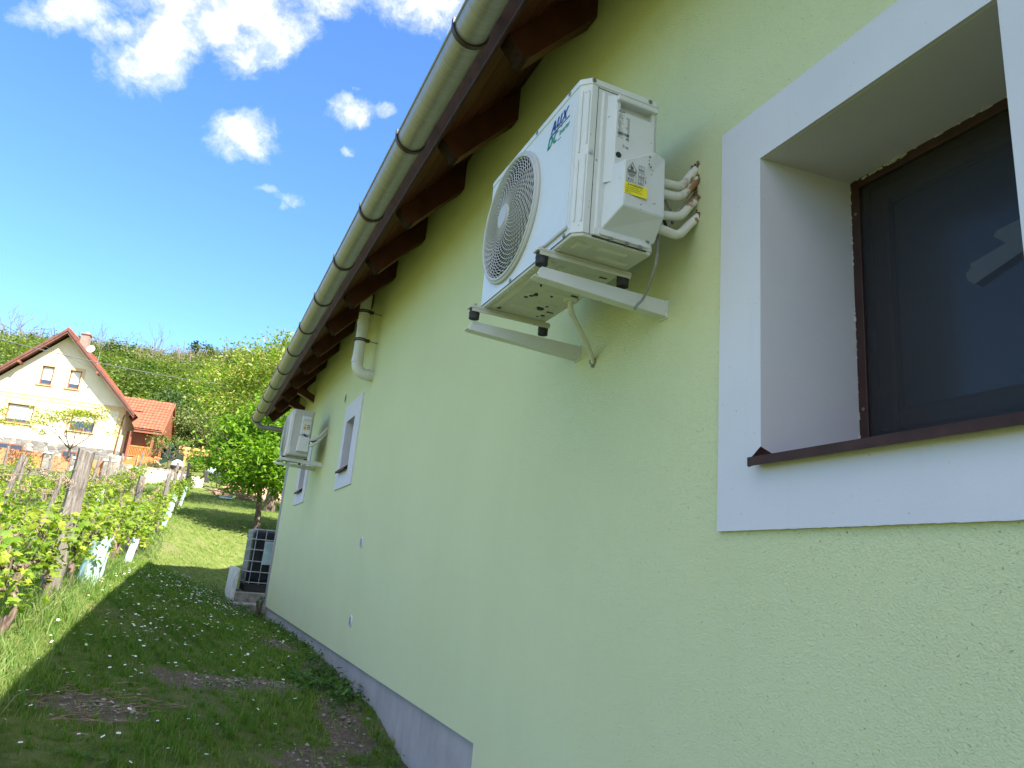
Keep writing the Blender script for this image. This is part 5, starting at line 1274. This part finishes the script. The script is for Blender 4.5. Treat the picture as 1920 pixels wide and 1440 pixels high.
# ------------------------------------------------------------------ hillside wood
def wood():
    r = np.random.default_rng(77); V_ = []; F_ = []; MI = []; off = 0; trunks = MB(); rd = random.Random(5)
    for i in range(1500):
        y = 54 + 112 * r.random() ** .8; x = r.uniform(-.36, .30) * y + r.normal(0, 1)
        if y < 62 and -13 < x < -1.5: continue
        z = H(x, y); frac = (y - 54) / 112.
        wsz = r.uniform(1.7, 3.2) * (1 + .15 * frac); hh = r.uniform(3.2, 6.8) * (1 - .1 * frac)
        if y < 72: hh *= .8
        p = r.random()
        if frac > .45: mi = 3 if p < .62 else (1 if p < .88 else 2)
        else: mi = 0 if p < .55 else (1 if p < .85 else 2)
        if mi == 3: wsz *= .8
        n = int(420 if mi != 3 else 190)
        nc = 12; cc = r.normal(size=(nc, 3)); cc /= np.linalg.norm(cc, axis=1)[:, None]; cc = cc * np.array([wsz, wsz, hh * .33]) * (r.uniform(.45, .9, nc)[:, None]); cc[:, 2] += hh * .62
        k = r.integers(0, nc, n); pos = cc[k] + r.normal(size=(n, 3)) * np.array([.22, .22, .16]) * wsz; pos += np.array([x, y, z])
        leaf = (.17 + .15 * frac) * (1.0 if mi != 3 else .8)
        v, f = scatter(QD, QDF, pos, rand_rot(n, r, .45), r.uniform(.7, 1.3, n) * leaf); V_.append(v); F_.append(f + off); off += len(v); MI.append(np.full(len(f), mi))
        if mi == 3 and rd.random() < .45:
            for q in range(5):
                a = rd.uniform(0, 6.28); b0 = Vector((x, y, z + hh * .2)); b1 = b0 + Vector((math.cos(a) * wsz * .35, math.sin(a) * wsz * .35, hh * .5)); b2 = b1 + Vector((math.cos(a) * wsz * .4, math.sin(a) * wsz * .4, hh * .40))
                trunks.tube([b0, b1, b2], [.09, .06, .025], 4, caps=False)
    o = npmesh('hillside_wood', np.concatenate(V_), np.concatenate(F_), [M_h1, M_h2, M_h3, M_h4], np.concatenate(MI)); kind(o, 'stuff')
    kind(trunks.build('wood_branches', M_greybark), 'stuff')
wood()
# trees one can tell apart on the ridge
def bare_tree(px, y, h, seed, lab):
    d = ray(px, 640); x = -1.4 + d.x / d.y * y; rd = random.Random(seed); mb = MB(); tips = []; t = empty('bare_tree', (x, y, H(x, y) + 1.0))
    mb.tube([(0, 0, -.5), (0, 0, h * .4)], [.16, .10], 6)
    for i in range(5): limb(mb, (0, 0, h * (.28 + .05 * i)), (math.cos(i * 1.4) * .6, math.sin(i * 1.4) * .6, 1), h * .30, .07, 3, rd, tips, .5, 5)
    mb.build('trunk', M_greybark, t); tag(t, lab, 'tree', 'bare trees along the hill crest')
bare_tree(20, 118, 8, 1, 'leafless grey tree on the hill at the far left edge'); bare_tree(45, 130, 8, 2, 'leafless grey tree on the hill left of the cream gable'); bare_tree(188, 140, 7, 3, 'leafless tree on the hill crest right of the chimney')
bare_tree(232, 146, 7, 4, 'leafless tree on the hill crest midway between chimney and big tree'); bare_tree(296, 146, 9, 5, 'tall leafless tree on the crest above the tiled porch roof')
for i, (px, y, hh, lab) in enumerate(((388, 150, 7.0, 'dark round evergreen on the crest left of the yellow green tree'), (345, 154, 5.0, 'small dark evergreen at the dip of the hill crest'), (125, 158, 6.5, 'dark evergreen clump on the crest behind the cream gable'), (105, 156, 6.0, 'dark round tree on the crest left of the gable peak'))):
    d = ray(px, 640); x = -1.4 + d.x / d.y * y
    t = make_tree('evergreen_tree', (x, y, H(x, y)), hh * .3, .2, [(0, 0, hh * .68, hh * .33, hh * .33, hh * .3), (hh * .2, 0, hh * .55, hh * .25, hh * .25, hh * .22), (-hh * .2, 0, hh * .8, hh * .18, hh * .2, hh * .16)], 1600, .45, M_h3, 40 + i, .8, depth=2, wd=.7)
    tag(t, lab, 'tree')

# ------------------------------------------------------------------ cream house
HA = R(-6); hb = (-5.587, 48.0, 4.155)
ch = empty('cream_house', hb, HA)
tag(ch, 'cream gabled house with brown verge boards and stone base across the vineyard', 'house')
UL, UR, AP, Dp = -8.1, -.42, -4.27, 6.2      # wall left, right, apex u, depth
def gz(u): return 7.54 - abs(u - AP) * 1.0
mb = MB()
wins = [(-5.25, -4.61, 4.46, 5.58, 'u'), (-3.79, -3.17, 4.45, 5.56, 'u'), (-6.46, -5.10, 2.06, 3.15, 'l'), (-3.17, -1.90, 2.04, 3.10, 'l')]
us = sorted({UL, UR, AP} | {w_[0] for w_ in wins} | {w_[1] for w_ in wins}); zs = sorted({1.2} | {w_[2] for w_ in wins} | {w_[3] for w_ in wins})
def hol(u, z): return any(a < u < b_ and c < z < d for a, b_, c, d, _ in wins)
for i in range(len(us) - 1):
    a, b_ = us[i], us[i + 1]; m_ = (a + b_) / 2
    cuts = [1.2] + [z for w_ in wins if w_[0] <= a and w_[1] >= b_ for z in (w_[2], w_[3])]; cuts = sorted(set(cuts))
    for j in range(len(cuts)):
        z0 = cuts[j]
        if j < len(cuts) - 1:
            z1 = cuts[j + 1]
            if hol(m_, (z0 + z1) / 2): continue
            mb.add([(a, 0, z0), (b_, 0, z0), (b_, 0, z1), (a, 0, z1)], [(0, 1, 2, 3)])
        else: mb.add([(a, 0, z0), (b_, 0, z0), (b_, 0, gz(b_)), (a, 0, gz(a))], [(0, 1, 2, 3)])
for (a, b_, c, d, _) in wins:   # reveals
    A_ = [(a, 0, c), (b_, 0, c), (b_, 0, d), (a, 0, d)]; mb.add(A_ + [(x, .16, z) for x, y, z in A_], [(i, (i + 1) % 4, 4 + (i + 1) % 4, 4 + i) for i in range(4)])
mb.add([(UR, 0, 1.2), (UR, Dp, 1.2), (UR, Dp, gz(UR)), (UR, 0, gz(UR))], [(0, 1, 2, 3)]); mb.add([(UL, 0, 1.2), (UL, Dp, 1.2), (UL, Dp, gz(UL)), (UL, 0, gz(UL))], [(0, 1, 2, 3)])
mb.add([(UL, Dp, 1.2), (UR, Dp, 1.2), (UR, Dp, gz(UR)), (AP, Dp, gz(AP)), (UL, Dp, gz(UL))], [(0, 1, 2, 3, 4)])
mb.build('wall', M_cream, ch, recalc=False)
mb = MB(); mb.box((UL - .06, -.05, -1.2), (UR + .05, Dp + .05, 1.199)); sb = mb.build('stone_base', M_stone, ch)
for (a, b_, c, d) in ((-6.45, -5.12, .45, .86), (-3.16, -2.40, .45, .84)):
    mb = MB(); mb.box((a, -.075, c), (b_, -.051, d)); cw = mb.build('cellar_window', M_timber, sb)
    mb = MB(); hf = (a + b_) / 2; mb.box((a + .06, -.082, c + .06), (hf - .04, -.0755, d - .06)); mb.box((hf + .04, -.082, c + .06), (b_ - .06, -.0755, d - .06)); o = mb.build('cellar_pane', M_hglass, sb)
mb = MB(); mb.box((UL - .02, -.03, 3.50), (UR + .0, -.001, 3.74)); mb.box((UL - .02, -.05, 3.74), (UR + .0, -.001, 3.78)); mb.box((UR - .35, -.02, 1.2), (UR - .003, -.002, 3.49)); mb.build('string_course', M_peach, ch)
for (a, b_, c, d, ty) in wins:
    fr = .16; mb = MB(); y0, y1 = -.02, -.002
    mb.box((a - fr, y0, c - fr), (a - .002, y1, d + fr)); mb.box((b_ + .002, y0, c - fr), (b_ + fr, y1, d + fr)); mb.box((a - .002, y0, d + .002), (b_ + .002, y1, d + fr)); mb.box((a - .002, y0, c - fr), (b_ + .002, y1, c - .002))
    mb.box((a - .10, -.08, c - .05), (b_ + .10, .0, c - .02)); wf = mb.build('window', M_peach, ch)
    mb = MB(); t_ = .07
    mb.box((a, .10, c), (a + t_, .15, d)); mb.box((b_ - t_, .10, c), (b_, .15, d)); mb.box((a + t_, .10, d - t_), (b_ - t_, .15, d)); mb.box((a + t_, .10, c), (b_ - t_, .15, c + t_ + .02)); mb.build('window_frame', M_timber, wf)
    mb = MB(); mb.box((a + t_, .125, c + t_ + .02), (b_ - t_, .135, d - t_)); mb.build('pane', M_hglass, wf)
    sh = d - (d - c) * (.72 if ty == 'u' else (.78 if a < -5 else .45))
    mb = MB(); mb.box((a + t_ + .01, .112, sh), (b_ - t_ - .01, .118, d - t_)); mb.build('roller_shade', M_shade, wf)
# roof with tiled slopes and verge boards
OV = .65
def slope_tiles(mb, p0, du, dv, nu, nv, bump_h=.035):
    """p0 eave corner, du along eave (total), dv up the slope (total)"""
    p0 = Vector(p0); du = Vector(du); dv = Vector(dv); nrm = du.cross(dv).normalized()
    if nrm.z < 0: nrm = -nrm
    n_u = nu * 4; vs = []; 
    for j in range(nv):
        for e in (0, 1):
            for i in range(n_u + 1):
                h = bump_h * (.5 + .5 * math.cos(2 * math.pi * i / 4)) + (bump_h * .8 if e == 0 else 0); vs.append(p0 + du * i / n_u + dv * (j + e) / nv + nrm * h)
    st = n_u + 1; fs = []
    for j in range(2 * nv - 1):
        for i in range(n_u): fs.append((j * st + i, j * st + i + 1, (j + 1) * st + i + 1, (j + 1) * st + i))
    mb.add(vs, fs, 0)
mb = MB(); zr = 7.80; ev = 4.42
slope_tiles(mb, (AP + ev, -OV, zr - ev), (0, Dp + 2 * OV, 0), (-ev, 0, ev), 26, 14); slope_tiles(mb, (AP - ev, -OV, zr - ev), (0, Dp + 2 * OV, 0), (ev, 0, ev), 26, 14)
for sg in (1, -1):
    mb.add([(AP + sg * ev, -OV, zr - ev - .05), (AP + sg * ev, Dp + OV, zr - ev - .05), (AP, Dp + OV, zr - .05), (AP, -OV, zr - .05)], [(0, 1, 2, 3)], 1)
mb.tube([(AP, -OV, zr + .03), (AP, Dp + OV, zr + .03)], .10, 8)
rf = mb.build('roof', [M_tiles, M_verge], ch, recalc=False)
mb = MB()
for sg in (1, -1):
    for (o1, o2, yy, th) in ((.08, -.10, -OV - .02, .03), (-.10, -.24, -OV + .02, .03)):
        mb.prism([(AP, yy, zr + o1), (AP + sg * (ev + .03), yy, zr - ev - .03 + o1), (AP + sg * (ev + .03), yy, zr - ev - .03 + o2), (AP, yy, zr + o2)], (0, th, 0))
    mb.prism([(AP, -OV, zr - .06), (AP + sg * ev, -OV, zr - ev - .06), (AP + sg * ev, -OV, zr - ev - .09), (AP, -OV, zr - .09)], (0, OV, 0))
mb.build('verge_board', M_verge, rf)
for u in (-6.3, -2.25):
    mb = MB(); mb.box((u - .06, -OV, gz(u) - .08), (u + .06, .0, gz(u) + .04)); mb.build('purlin_end', M_timber, ch)
mb = MB(); mb.box((-3.95, .9, 6.6), (-3.50, 1.4, 8.05)); mb.box((-4.0, .85, 8.05), (-3.45, 1.45, 8.13)); cm = mb.build('chimney', mat('chimney_render', (.55, .45, .38), .9, fn=speckle((.20, .145, .12), (.28, .21, .18), 5)), rf)
mb = MB(); mb.tube([(-3.72, 1.15, 8.13), (-3.72, 1.15, 8.27)], .09, 10); mb.build('chimney_pot', M_dishm, cm)
mb = MB()   # satellite dish
c0 = Vector((-3.10, .25, 7.06)); N = 20; rings = []
nrm = Vector((-.15, -1, .25)).normalized(); uu = nrm.cross(Vector((0, 0, 1))).normalized(); vv = uu.cross(nrm)
vs = [c0 + nrm * -.07]
for rr_, dp in ((.12, -.05), (.225, 0)): vs += [c0 + nrm * dp + (uu * math.cos(2 * math.pi * i / N) + vv * math.sin(2 * math.pi * i / N)) * rr_ for i in range(N)]
mb.add(vs, [(0, i + 1, (i + 1) % N + 1) for i in range(N)] + [(1 + i, 1 + (i + 1) % N, 1 + N + (i + 1) % N, 1 + N + i) for i in range(N)], 0, True)
mb.tube([c0 + vv * -.28, c0 + nrm * .35 + vv * -.12], .012, 6); mb.disc(c0 + nrm * .33 + vv * -.11, -nrm, .035, .08, 10); mb.tube([c0, c0 + Vector((0, .15, -.3)), c0 + Vector((0, .15, -.65))], .02, 6); mb.build('satellite_dish', M_dishm, rf)
mb = MB(); mb.tube([(-2.62, .4, 5.9), (-2.62, .4, 7.0)], .012, 6); mb.build('aerial_mast', M_cage, rf)
# porch wing
pw = (-.84, 1.80)
mb = MB(); yE, yR = -.2, 2.6
slope_tiles(mb, (.30, yE, 2.66), (1.45, 0, 0), (0, 2.45, 2.18), 7, 11, .03); slope_tiles(mb, (-1.1, yE + 1.35, 3.86), (1.4, 0, 0), (0, 1.10, .98), 7, 5, .03)
# lower roof strip joining the house eave, then the rear slope
mb.prism([(.28, yE, 2.58), (1.78, yE, 2.58), (1.78, yE + 2.45, 4.76), (-.35, yE + 2.45, 4.76), (-.35, yE + .9, 3.38)], (0, 0, .03), 1)
mb.add([(-1.1, 2.25, 4.84), (1.78, 2.25, 4.84), (1.78, 5.0, 2.6), (-1.1, 5.0, 2.6)], [(0, 1, 2, 3)], 0)
pr = mb.build('porch_roof', [M_tiles, M_timber], ch, recalc=False)
mb = MB(); mb.prism([(1.79, yE - .05, 2.56), (1.79, 2.25, 4.86), (1.79, 5.0, 2.56), (1.79, 5.0, 2.40), (1.79, 2.25, 4.66), (1.79, yE - .05, 2.38)], (.06, 0, 0)); mb.prism([(1.72, .4, 2.55), (1.72, 2.25, 4.4), (1.72, 4.4, 2.55)], (.04, 0, 0)); mb.build('porch_gable', M_timber, ch)
mb = MB(); mb.box((.25, yE + .05, 2.42), (1.80, yE + .20, 2.56)); mb.box((1.62, .0, 2.0), (1.76, 4.6, 2.18)); mb.build('porch_beam', M_timber, ch)
for (u, y_) in ((1.32, .15), (1.66, 1.4), (1.66, 4.4), (.10, .15)):
    mb = MB(); mb.box((u - .07, y_ - .07, -.2), (u + .07, y_ + .07, 2.48)); mb.build('porch_post', M_timber, ch)
mb = MB(); mb.box((-.40, .1, -.6), (1.75, 5.0, .93)); mb.build('porch_deck', M_cream, ch)
mb = MB(); mb.box((-.42, 1.6, .93), (1.6, 1.75, 2.6)); mb.build('porch_back_wall', M_timber, ch)
rl = MB(); rl.box((.15, .06, 1.56), (1.28, .13, 1.64)); rl.box((.15, .06, 1.0), (1.28, .13, 1.06)); 
for i in range(13): rl.box((.17 + i * .087, .08, 1.04), (.215 + i * .087, .11, 1.60))
rl.build('railing', M_orangewood, ch)
mb = MB(); mb.prism([(.10, -1.2, -.9), (1.85, -1.2, -.9), (1.85, -1.2, .85), (1.62, -1.2, .95), (.95, -1.2, .90), (.10, -1.2, .55)], (0, .06, 0)); mb.build('stair_boarding', M_orangewood, ch)
mb = MB(); 
for i in range(4): mb.box((1.7, -1.6 - i * .3, -.9 + .0), (2.2, -1.3 - i * .3, .15 - i * .2))
mb.build('steps', M_orangewood, ch)
mb = MB(); mb.box((1.84, -1.25, -.6), (1.94, -1.15, 1.0)); mb.bar((1.90, -1.2, .98), (2.05, -.2, 1.02), .06, .06); mb.tube([(1.0, -1.3, .95), (1.0, -1.3, -.9)], .03, 8); mb.build('handrail', M_pergola, ch)
mb = MB(); mb.tube([(UR + .02, -.10, 3.35), (UR - .05, -.06, 3.1), (UR - .10, -.06, 1.0)], .04, 8); mb.build('downpipe', M_verge, ch)
# ------------------------------------------------------------------ garden fence with stone pillars
yF_ = 43.4
def pillar(x0, x1, zt, lab):
    p = empty('stone_pillar', ((x0 + x1) / 2, yF_, 3.0)); hw = (x1 - x0) / 2
    mb = MB(); mb.box((-hw, -hw, -.8), (hw, hw, zt - 3.0 - .08)); mb.build('shaft', M_stone, p); mb = MB(); mb.box((-hw - .04, -hw - .04, zt - 3.08), (hw + .04, hw + .04, zt - 3.0)); mb.build('coping', M_stonecap, p)
    tag(p, lab, 'pillar', 'stone pillars of the garden fence')
def panel(x0, x1, zt, lab):
    p = empty('fence_panel', ((x0 + x1) / 2, yF_, 3.0)); mb = MB(); n = max(2, int((x1 - x0) / .27)); w_ = (x1 - x0) / n
    for i in range(n): mb.box((-(x1 - x0) / 2 + i * w_ + .008, -.02, .35), (-(x1 - x0) / 2 + (i + 1) * w_ - .008, .015 + .006 * (i % 2), zt - 3.0))
    mb.build('boards', M_fencewood, p); mb = MB(); mb.box((-(x1 - x0) / 2, .03, zt - 3.3), ((x1 - x0) / 2, .08, zt - 3.2)); mb.box((-(x1 - x0) / 2, .03, .5), ((x1 - x0) / 2, .08, .6)); mb.build('rail', M_fencewood, p)
    tag(p, lab, 'fence panel', 'orange brown board fence panels before the cream house')
pillar(-8.72, -8.40, 4.30, 'stone pillar with pale coping, left of the sparse tree'); pillar(-7.50, -7.18, 4.22, 'stone pillar hidden behind the big vineyard post'); pillar(-6.0, -5.45, 4.30, 'broad stone pillar with white coping near the stair boarding'); pillar(-13.2, -12.88, 4.3, 'stone pillar beyond the left edge of the fence')
panel(-12.86, -8.74, 4.24, 'long orange brown board fence panel at the left edge'); panel(-8.38, -7.52, 4.16, 'short orange brown fence panel under the sparse tree'); panel(-7.16, -6.02, 4.22, 'orange brown fence panel between the big post and the broad pillar')
mb = MB(); mb.box((-13.2, yF_ - .12, 2.4), (-5.4, yF_ + .12, 3.36)); mb.box((-13.2, yF_ - .16, 3.36), (-5.4, yF_ + .16, 3.42)); o = mb.build('fence_base_wall', M_stone); tag(o, 'low stone wall under the orange brown fence', 'wall')
# retaining wall and things near it
mb = MB(); mb.prism([(-4.2, 34.4, 2.2), (-1.16, 34.4, 2.2), (-1.14, 34.4, 3.17), (-2.2, 34.4, 3.24), (-4.2, 34.4, 3.26)], (0, .35, 0)); o = mb.build('retaining_wall', M_retain, bevel=.03); tag(o, 'sandy low retaining wall at the end of the grass path', 'wall')
mb = MB(); mb.box((-5.2, 36.3, 2.6), (-1.9, 36.8, 3.52)); o = mb.build('stone_terrace', M_concrete, bevel=.03); tag(o, 'grey paved terrace edge between the vines and the pergola lawn', 'terrace')
dm = empty('dome_barbecue', (-2.33, 34.9, 3.25)); tag(dm, 'white and black dome on a stand behind the dark vineyard post', 'barbecue')
mb = MB(); N = 18
def dome(mb, c, r, a0, a1, sx=1.0, mi=0):
    vs = []; nn = 8
    for j in range(nn):
        t = a0 + (a1 - a0) * j / (nn - 1)
        for i in range(N): a = 2 * math.pi * i / N; vs.append((c[0] + r * math.cos(t) * math.cos(a) * sx, c[1] + r * math.cos(t) * math.sin(a), c[2] + r * math.sin(t)))
    mb.add(vs, [(j * N + i, j * N + (i + 1) % N, (j + 1) * N + (i + 1) % N, (j + 1) * N + i) for j in range(nn - 1) for i in range(N)], mi, True)
dome(mb, (0, 0, .36), .24, -.1, 1.5, 1.0); mb.build('lid', M_dishm, dm, recalc=False)
mb = MB(); dome(mb, (-.03, 0, .34), .24, -1.3, -.1); mb.tube([(0, 0, -.5), (0, 0, .15)], .04, 8); mb.build('bowl', M_rubber, dm, recalc=False)
# dark cart with pale sack under the tree
cart = empty('garden_cart', (-.85, 35.6, 3.1)); tag(cart, 'dark garden cart with a pale blue bundle under the trees at the wall end', 'cart')
mb = MB(); mb.box((-.35, -.3, .12), (.55, .3, .48)); mb.build('tub', M_rubber, cart, bevel=.04); mb = MB(); mb.disc((-.2, -.34, .1), (0, 1, 0), .14, .06, 16); mb.disc((.4, -.34, .1), (0, 1, 0), .14, .06, 16); mb.build('wheel', M_rubber, cart)
mb = MB(); dome(mb, (-.02, -.1, .46), .22, -.2, 1.5); mb.build('bundle', M_tube, cart, recalc=False)
# earth bank and brush pile
def mound(name, c, rx, ry, h, m_, lab, cat, seed):
    r = random.Random(seed); mb = MB(); nu, nv = 26, 8; vs = []
    for j in range(nv):
        t = j / (nv - 1)
        for i in range(nu):
            a = 2 * math.pi * i / nu; k = (1 - t) * (1 + .12 * math.sin(3 * a + seed)) * r.uniform(.95, 1.05); x, y = c[0] + rx * k * math.cos(a), c[1] + ry * k * math.sin(a); vs.append((x - c[0], y - c[1], H(x, y) - c[2] - .08 + h * math.sin(t * math.pi / 2) ** 1.3 * r.uniform(.9, 1.08)))
    mb.add(vs, [(j * nu + i, j * nu + (i + 1) % nu, (j + 1) * nu + (i + 1) % nu, (j + 1) * nu + i) for j in range(nv - 1) for i in range(nu)], 0, True)
    o = mb.build(name, m_, loc=c); tag(o, lab, cat)
mound('earth_bank', (.7, 33.5, H(.7, 33.5)), 1.9, 1.0, .75, M_earth, 'bare pinkish earth bank beyond the walnut tree', 'earth bank', 1)
mb = MB(); r_ = random.Random(44); pc = Vector((.25, 31.6, H(.25, 31.6)))
for i in range(150):
    a = r_.uniform(-.9, .9) + (math.pi if r_.random() < .5 else 0); x = r_.gauss(0, .5); y = r_.gauss(0, .25); z = abs(r_.gauss(0, .16)); L = r_.uniform(.3, .9); d = Vector((math.cos(a), math.sin(a) * .5, r_.uniform(-.25, .35)))
    p = Vector((x, y, z + .03)); mb.tube([p, p + d * L * .5 + Vector((0, 0, .04)), p + d * L], [.014, .010, .005], 5)
o = mb.build('brush_pile', M_stick, loc=pc); tag(o, 'heap of dry brown branches on the grass under the walnut tree', 'brush pile')
mb = MB(); mb.box((-.28, -.10, 0), (.28, .10, .05)); mb.bar((-.3, .0, .06), (.2, .12, .14), .2, .02); o = mb.build('plastic_scrap', M_tube, loc=(-.22, 30.6, H(-.22, 30.6) + .02)); tag(o, 'pale blue plastic scrap lying on the grass left of the brush pile', 'plastic scrap')
# pergola
pg = empty('pergola', (-2.3, 46, H(-2.3, 46) + .1)); tag(pg, 'honey coloured timber pergola beyond the dome barbecue', 'pergola')
for (x, y) in ((0, 0), (.0, 2.0), (2.8, 0), (2.8, 2.0)):
    mb = MB(); mb.box((x - .06, y - .06, -.6), (x + .06, y + .06, 1.0)); mb.bar((x + (.06 if x < 1 else -.06), y, .55), (x + (.42 if x < 1 else -.42), y, .95), .07, .07); mb.build('pergola_post', M_pergola, pg)
for y in (0, 2.0):
    mb = MB(); mb.box((-.4, y - .05, 1.0), (3.2, y + .05, 1.15)); mb.build('pergola_beam', M_pergola, pg)
for i in range(7):
    mb = MB(); x = -.2 + i * .52; mb.box((x - .035, -.4, 1.15), (x + .035, 2.4, 1.27)); mb.build('pergola_rafter', M_pergola, pg)
# green mesh fence and shrubs behind
mb = MB(); mb.box((-4.4, 51.0, H(-3, 51) - .5), (6.0, 51.03, H(-3, 51) + 1.1)); o = mb.build('green_screen_fence', mat('green_netting', (.006, .028, .018), .9)); tag(o, 'dark green netting fence behind the pergola', 'fence')
def shrub(x, y, w_, h, n, m_, lab, seed, leaf=.12):
    r = np.random.default_rng(seed); t = empty('shrub', (x, y, H(x, y))); pos = crown_points(r, n, [(0, 0, h * .5, w_, w_ * .8, h * .5), (w_ * .5, 0, h * .4, w_ * .6, w_ * .6, h * .4), (-w_ * .5, 0, h * .45, w_ * .6, w_ * .6, h * .45)]); pos[:, 2] = np.abs(pos[:, 2])
    v, f = scatter(*oval_tri(.5, .2), pos, rand_rot(n, r, .8), r.uniform(.7, 1.3, n) * leaf); npmesh('foliage', v, f, m_, None, t); mb = MB(); rd = random.Random(seed)
    for i in range(7): a = rd.uniform(0, 6.28); mb.tube([(0, 0, 0), (math.cos(a) * w_ * .3, math.sin(a) * w_ * .3, h * .4), (math.cos(a) * w_ * .6, math.sin(a) * w_ * .5, h * .8)], [.03, .02, .01], 5)
    mb.build('stems', M_bark, t); tag(t, lab, 'shrub')
shrub(-3.6, 45.0, .6, .7, 900, M_h4, 'greyish shrub right of the orange steps', 1); shrub(-1.0, 44.0, .9, 1.3, 2200, M_walnut, 'green shrub between pergola post and the walnut crown', 2)
shrub(1.5, 41.0, 1.8, 2.6, 4000, M_h2, 'dense green bush behind the earth bank', 3, .16); shrub(-4.3, 42.8, .5, .9, 900, M_walnut, 'small green bush before the stair boarding', 4)
shrub(-1.0, 52.5, 3.0, 3.6, 7000, M_h2, 'broad dense bush behind the green netting', 6, .22); shrub(-6.4, 43.0, .5, .6, 600, M_mimosa, 'small yellow green bush at the foot of the broad pillar', 5); shrub(3.8, 49, 2.6, 4.2, 6000, M_h1, 'tall green bush right of the pergola behind the trees', 7, .2); shrub(-3.2, 56, 2.4, 4.5, 6000, M_h3, 'dark bush in the shade behind the porch', 8, .24)
shrub(.02 - .13, 12.95, .08, .34, 60, M_weed, 'small leafy seedling growing against the plinth by the far corner', 9, .06)
# overhead cables
def wire(p0, p1, y0, y1, sag, r, lab):
    d0, d1 = ray(*p0), ray(*p1); a = CAMP + d0 * (y0 / d0.y); b_ = CAMP + d1 * (y1 / d1.y); pts = [a.lerp(b_, t) - Vector((0, 0, sag * 4 * t * (1 - t))) for t in np.linspace(0, 1, 24)]
    mb = MB(); mb.tube(pts, r, 6); o = mb.build('overhead_cable', M_wire); tag(o, lab, 'cable', 'overhead cables to the cream house')
wire((-260, 565), (430, 722), 30, 47, .35, .020, 'thick overhead cable crossing in front of the cream gable to the trees')
wire((-180, 505), (172, 690), 30, 46.8, .15, .010, 'thin overhead cable coming down from the upper left')
# telephone pole beyond the left edge that carries them is outside the picture
